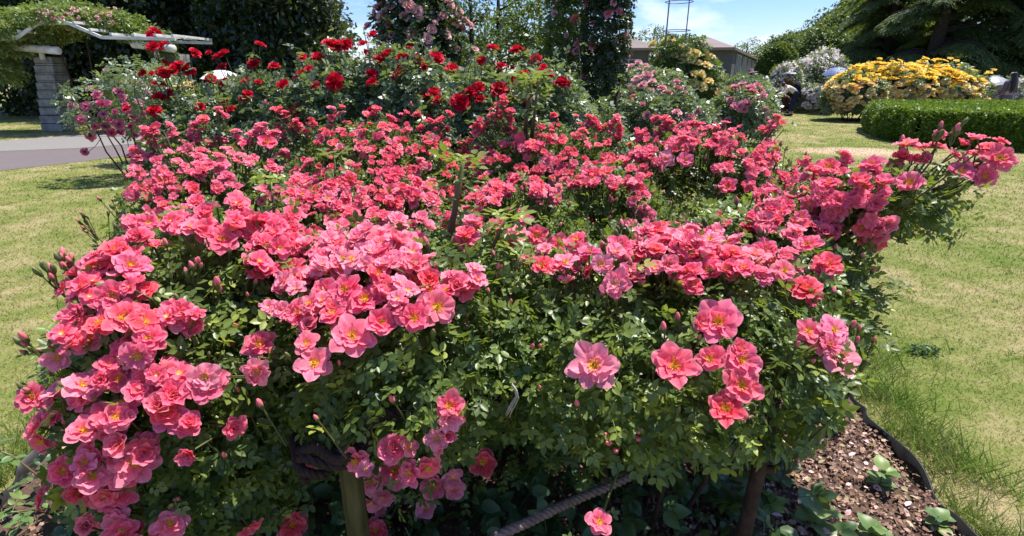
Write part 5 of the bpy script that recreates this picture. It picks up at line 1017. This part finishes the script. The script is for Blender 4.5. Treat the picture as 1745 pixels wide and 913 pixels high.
g = gnd(1346, 197); J = dict(pel=(-.12,0,.80), chest=(.16,0,1.0), neck=(.31,0,1.08), head=(.44,0,1.10), look=(.75,0,-.66), hpL=(-.1,.09,.78), hpR=(-.1,-.09,.78), knL=(.0,.10,.43), knR=(-.02,-.10,.43), anL=(.04,.10,.08), anR=(-.10,-.10,.08), shL=(.24,.16,1.02), shR=(.24,-.16,1.02), elL=(.36,.2,.80), elR=(.36,-.2,.80), wrL=(.56,.1,.76), wrR=(.56,-.1,.76))
SH = cloth('black_shoe', (.012,.012,.014)); 
person('person in a cream blouse and navy trousers bending forward towards the roses', g, PI - .25, J, cloth('cream_cotton', (.66,.60,.53)), cloth('navy_cotton', (.018,.024,.06)), SH)
bp = thing('backpack', 'black bag hanging on the back of the bending person', 'bag', (g[0] + .08, g[1] + .05, .98)); mb = MB(); mb.lathe([(0,-.2),(.13,-.19),(.17,-.1),(.17,.08),(.12,.19),(0,.21)], 14); o = mb.build('bag_body', cloth('black_nylon', (.012,.012,.014)), bp, smooth=True); o.scale = (1, .8, 1); mb = MB(); mb.tube([(-.05,-.1,.17), (-.18,-.1,.16), (-.27,-.1,.02), (-.22,-.1,-.12)], .014, 6); mb.build('strap', cloth('strap_web', (.02,.02,.022)), bp, smooth=True)
p = at(1270, 195, 18.5)
person('person with a wide mauve hat and long black hair seen above the coral roses', (p[0], p[1], 0), PI * .9, stand(1.62), cloth('taupe_linen', (.30,.25,.22)), cloth('taupe_skirt', (.26,.22,.2)), SH, 'long', cloth('mauve_hat', (.20,.11,.12)), True)
p = at(1338, 180, 22.5)
person('person in an orange red top and white hat standing behind the bending person', (p[0], p[1], 0), -PI / 2, stand(1.62), cloth('orange_top', (.70,.09,.04)), cloth('dark_trousers', (.03,.02,.02)), SH, 'short', cloth('white_hat', (.66,.62,.58)))
p = at(1327, 180, 22.2); Jc = dict(pel=(-.15,0,.34), chest=(.08,0,.60), neck=(.18,0,.74), head=(.25,0,.86), hpL=(-.12,.1,.33), hpR=(-.12,-.1,.33), knL=(.25,.13,.50), knR=(.25,-.13,.46), anL=(.05,.12,.08), anR=(.02,-.12,.08), shL=(.12,.17,.68), shR=(.12,-.17,.68), elL=(.28,.2,.5), elR=(.28,-.2,.5), wrL=(.46,.12,.56), wrR=(.46,-.12,.56))
person('person in dark brown clothes crouching by the white roses', (p[0] - .1, p[1] - .9, 0), PI * .9, Jc, cloth('brown_wool', (.07,.03,.025)), cloth('brown_trousers', (.05,.025,.02)), SH, 'short', cloth('grey_hat', (.22,.2,.2)))
p = at(1403, 190, 21.6)
person('person in a grey blue jacket and black trousers under the blue umbrella', (p[0], p[1], 0), PI * .15, stand(1.55, 'hold'), cloth('greyblue_jacket', (.17,.20,.24)), cloth('black_trousers', (.012,.012,.014)), SH)
umbrella('blue umbrella held above the person beside the yellow rose bank', (p[0] + .16, p[1] - .05, 1.52), .48, plain('blue_nylon', (.15,.19,.34), .5, .3, var=.1), (-.2, -.1))
p = at(1688, 170, 18.9)
person('person in mauve grey clothes hidden under the grey umbrella behind the hedge', (p[0], p[1], 0), PI * .5, stand(1.5, 'hold'), cloth('mauve_knit', (.25,.20,.22)), cloth('mauve_trousers', (.2,.16,.18)), SH)
umbrella('silver grey umbrella above the end of the yellow rose bank', (p[0] - .28, p[1] - .1, 1.20), .55, plain('grey_nylon', (.30,.30,.32), .35, .5, var=.1), (-.12, -.1))
p = at(1714, 170, 17.7)
person('person with long wavy dark hair and a plum grey dress seen from behind', (p[0], p[1], 0), PI * .55, stand(1.6), cloth('plum_cotton', (.15,.105,.12)), cloth('plum_skirt', (.16,.12,.13)), SH, 'long', None, True)
p = at(376, 122, 9.5); umbrella('white parasol top showing above the red roses', (p[0], p[1], p[2] - .12), .34, plain('white_fabric', (.80,.80,.78), .7, .2, var=.05))
g = gnd(1377, 183); sg = thing('plant_sign', 'small pale plant label board standing in the grass by the white roses', 'sign', g); mb = MB(); mb.box((-.17, -.01, .22), (.17, .01, .46)); o = mb.build('board', plain('pale_board', (.42,.50,.58), .5, .3, var=.1), sg, bevel=.004); o.rotation_euler = (-.3, 0, 0); mb = MB(); mb.tube([(0, .02, -.05), (0, .02, .34)], .012, 6); mb.build('stake', M_WIRE, sg)
# ------------------------------------------------------------------ sky, sun, camera
SUN_EL, SUN_AZ = math.radians(68), math.radians(58)      # azimuth from +Y towards +X
w = bpy.data.worlds.new('World'); scene.world = w; w.use_nodes = True; t = w.node_tree; t.nodes.clear()
out = t.nodes.new('ShaderNodeOutputWorld'); bg = t.nodes.new('ShaderNodeBackground'); sky = t.nodes.new('ShaderNodeTexSky'); sky.sky_type = 'NISHITA'; sky.sun_disc = False; sky.sun_elevation = SUN_EL; sky.sun_rotation = SUN_AZ; sky.air_density = 1.0; sky.dust_density = .3; sky.ozone_density = 3.0
tc = t.nodes.new('ShaderNodeTexCoord'); mp = t.nodes.new('ShaderNodeMapping'); mp.inputs['Scale'].default_value = (1, 1, 3.2); mp.inputs['Location'].default_value = (.35, .1, .25); nz = t.nodes.new('ShaderNodeTexNoise'); nz.inputs['Scale'].default_value = 5.5; nz.inputs['Detail'].default_value = 7; nz.inputs['Roughness'].default_value = .55
rp = t.nodes.new('ShaderNodeValToRGB'); rp.color_ramp.elements[0].position = .50; rp.color_ramp.elements[0].color = (0,0,0,1); rp.color_ramp.elements[1].position = .76; rp.color_ramp.elements[1].color = (.9,.9,.9,1)
mx = t.nodes.new('ShaderNodeMix'); mx.data_type = 'RGBA'; mx.inputs[7].default_value = (5.6, 5.8, 6.3, 1)
t.links.new(tc.outputs['Generated'], mp.inputs[0]); t.links.new(mp.outputs[0], nz.inputs['Vector']); t.links.new(nz.outputs['Fac'], rp.inputs[0]); t.links.new(rp.outputs[0], mx.inputs[0]); hs = t.nodes.new('ShaderNodeHueSaturation'); hs.inputs['Saturation'].default_value = 1.25; t.links.new(sky.outputs[0], hs.inputs['Color']); tn = t.nodes.new('ShaderNodeMix'); tn.data_type = 'RGBA'; tn.blend_type = 'MULTIPLY'; tn.inputs[0].default_value = 1; tn.inputs[7].default_value = (.60,.61,.80,1); t.links.new(hs.outputs[0], tn.inputs[6]); t.links.new(tn.outputs[2], mx.inputs[6]); t.links.new(mx.outputs[2], bg.inputs[0]); bg.inputs[1].default_value = .125; t.links.new(bg.outputs[0], out.inputs[0])
sl = bpy.data.lights.new('sun', 'SUN'); sl.energy = 4.2; sl.angle = math.radians(.53); sl.color = (1, .955, .88); so = bpy.data.objects.new('sun', sl); COL.objects.link(so)
sd = Vector((math.sin(SUN_AZ) * math.cos(SUN_EL), math.cos(SUN_AZ) * math.cos(SUN_EL), math.sin(SUN_EL))); so.rotation_euler = sd.to_track_quat('Z', 'Y').to_euler(); so.location = (0, 0, 30)
cd = bpy.data.cameras.new('camera'); co = bpy.data.objects.new('camera', cd); COL.objects.link(co); co.location = (0, 0, CAMZ); co.rotation_euler = (math.radians(90) - PITCH, 0, 0); cd.sensor_width = 36; cd.lens = 36 * F_ / W_; cd.clip_end = 2000; cd.clip_start = .02; scene.camera = co
vs = scene.view_settings; scene.display_settings.display_device = 'sRGB'; vs.view_transform = 'Standard'; vs.look = 'None'; vs.exposure = .95; vs.gamma = 1; vs.use_curve_mapping = False
cy = scene.cycles; cy.max_bounces = 7; cy.diffuse_bounces = 3; cy.glossy_bounces = 2; cy.transmission_bounces = 4; cy.transparent_max_bounces = 6; cy.use_denoising = True; cy.sample_clamp_indirect = 6; cy.caustics_reflective = False; cy.caustics_refractive = False
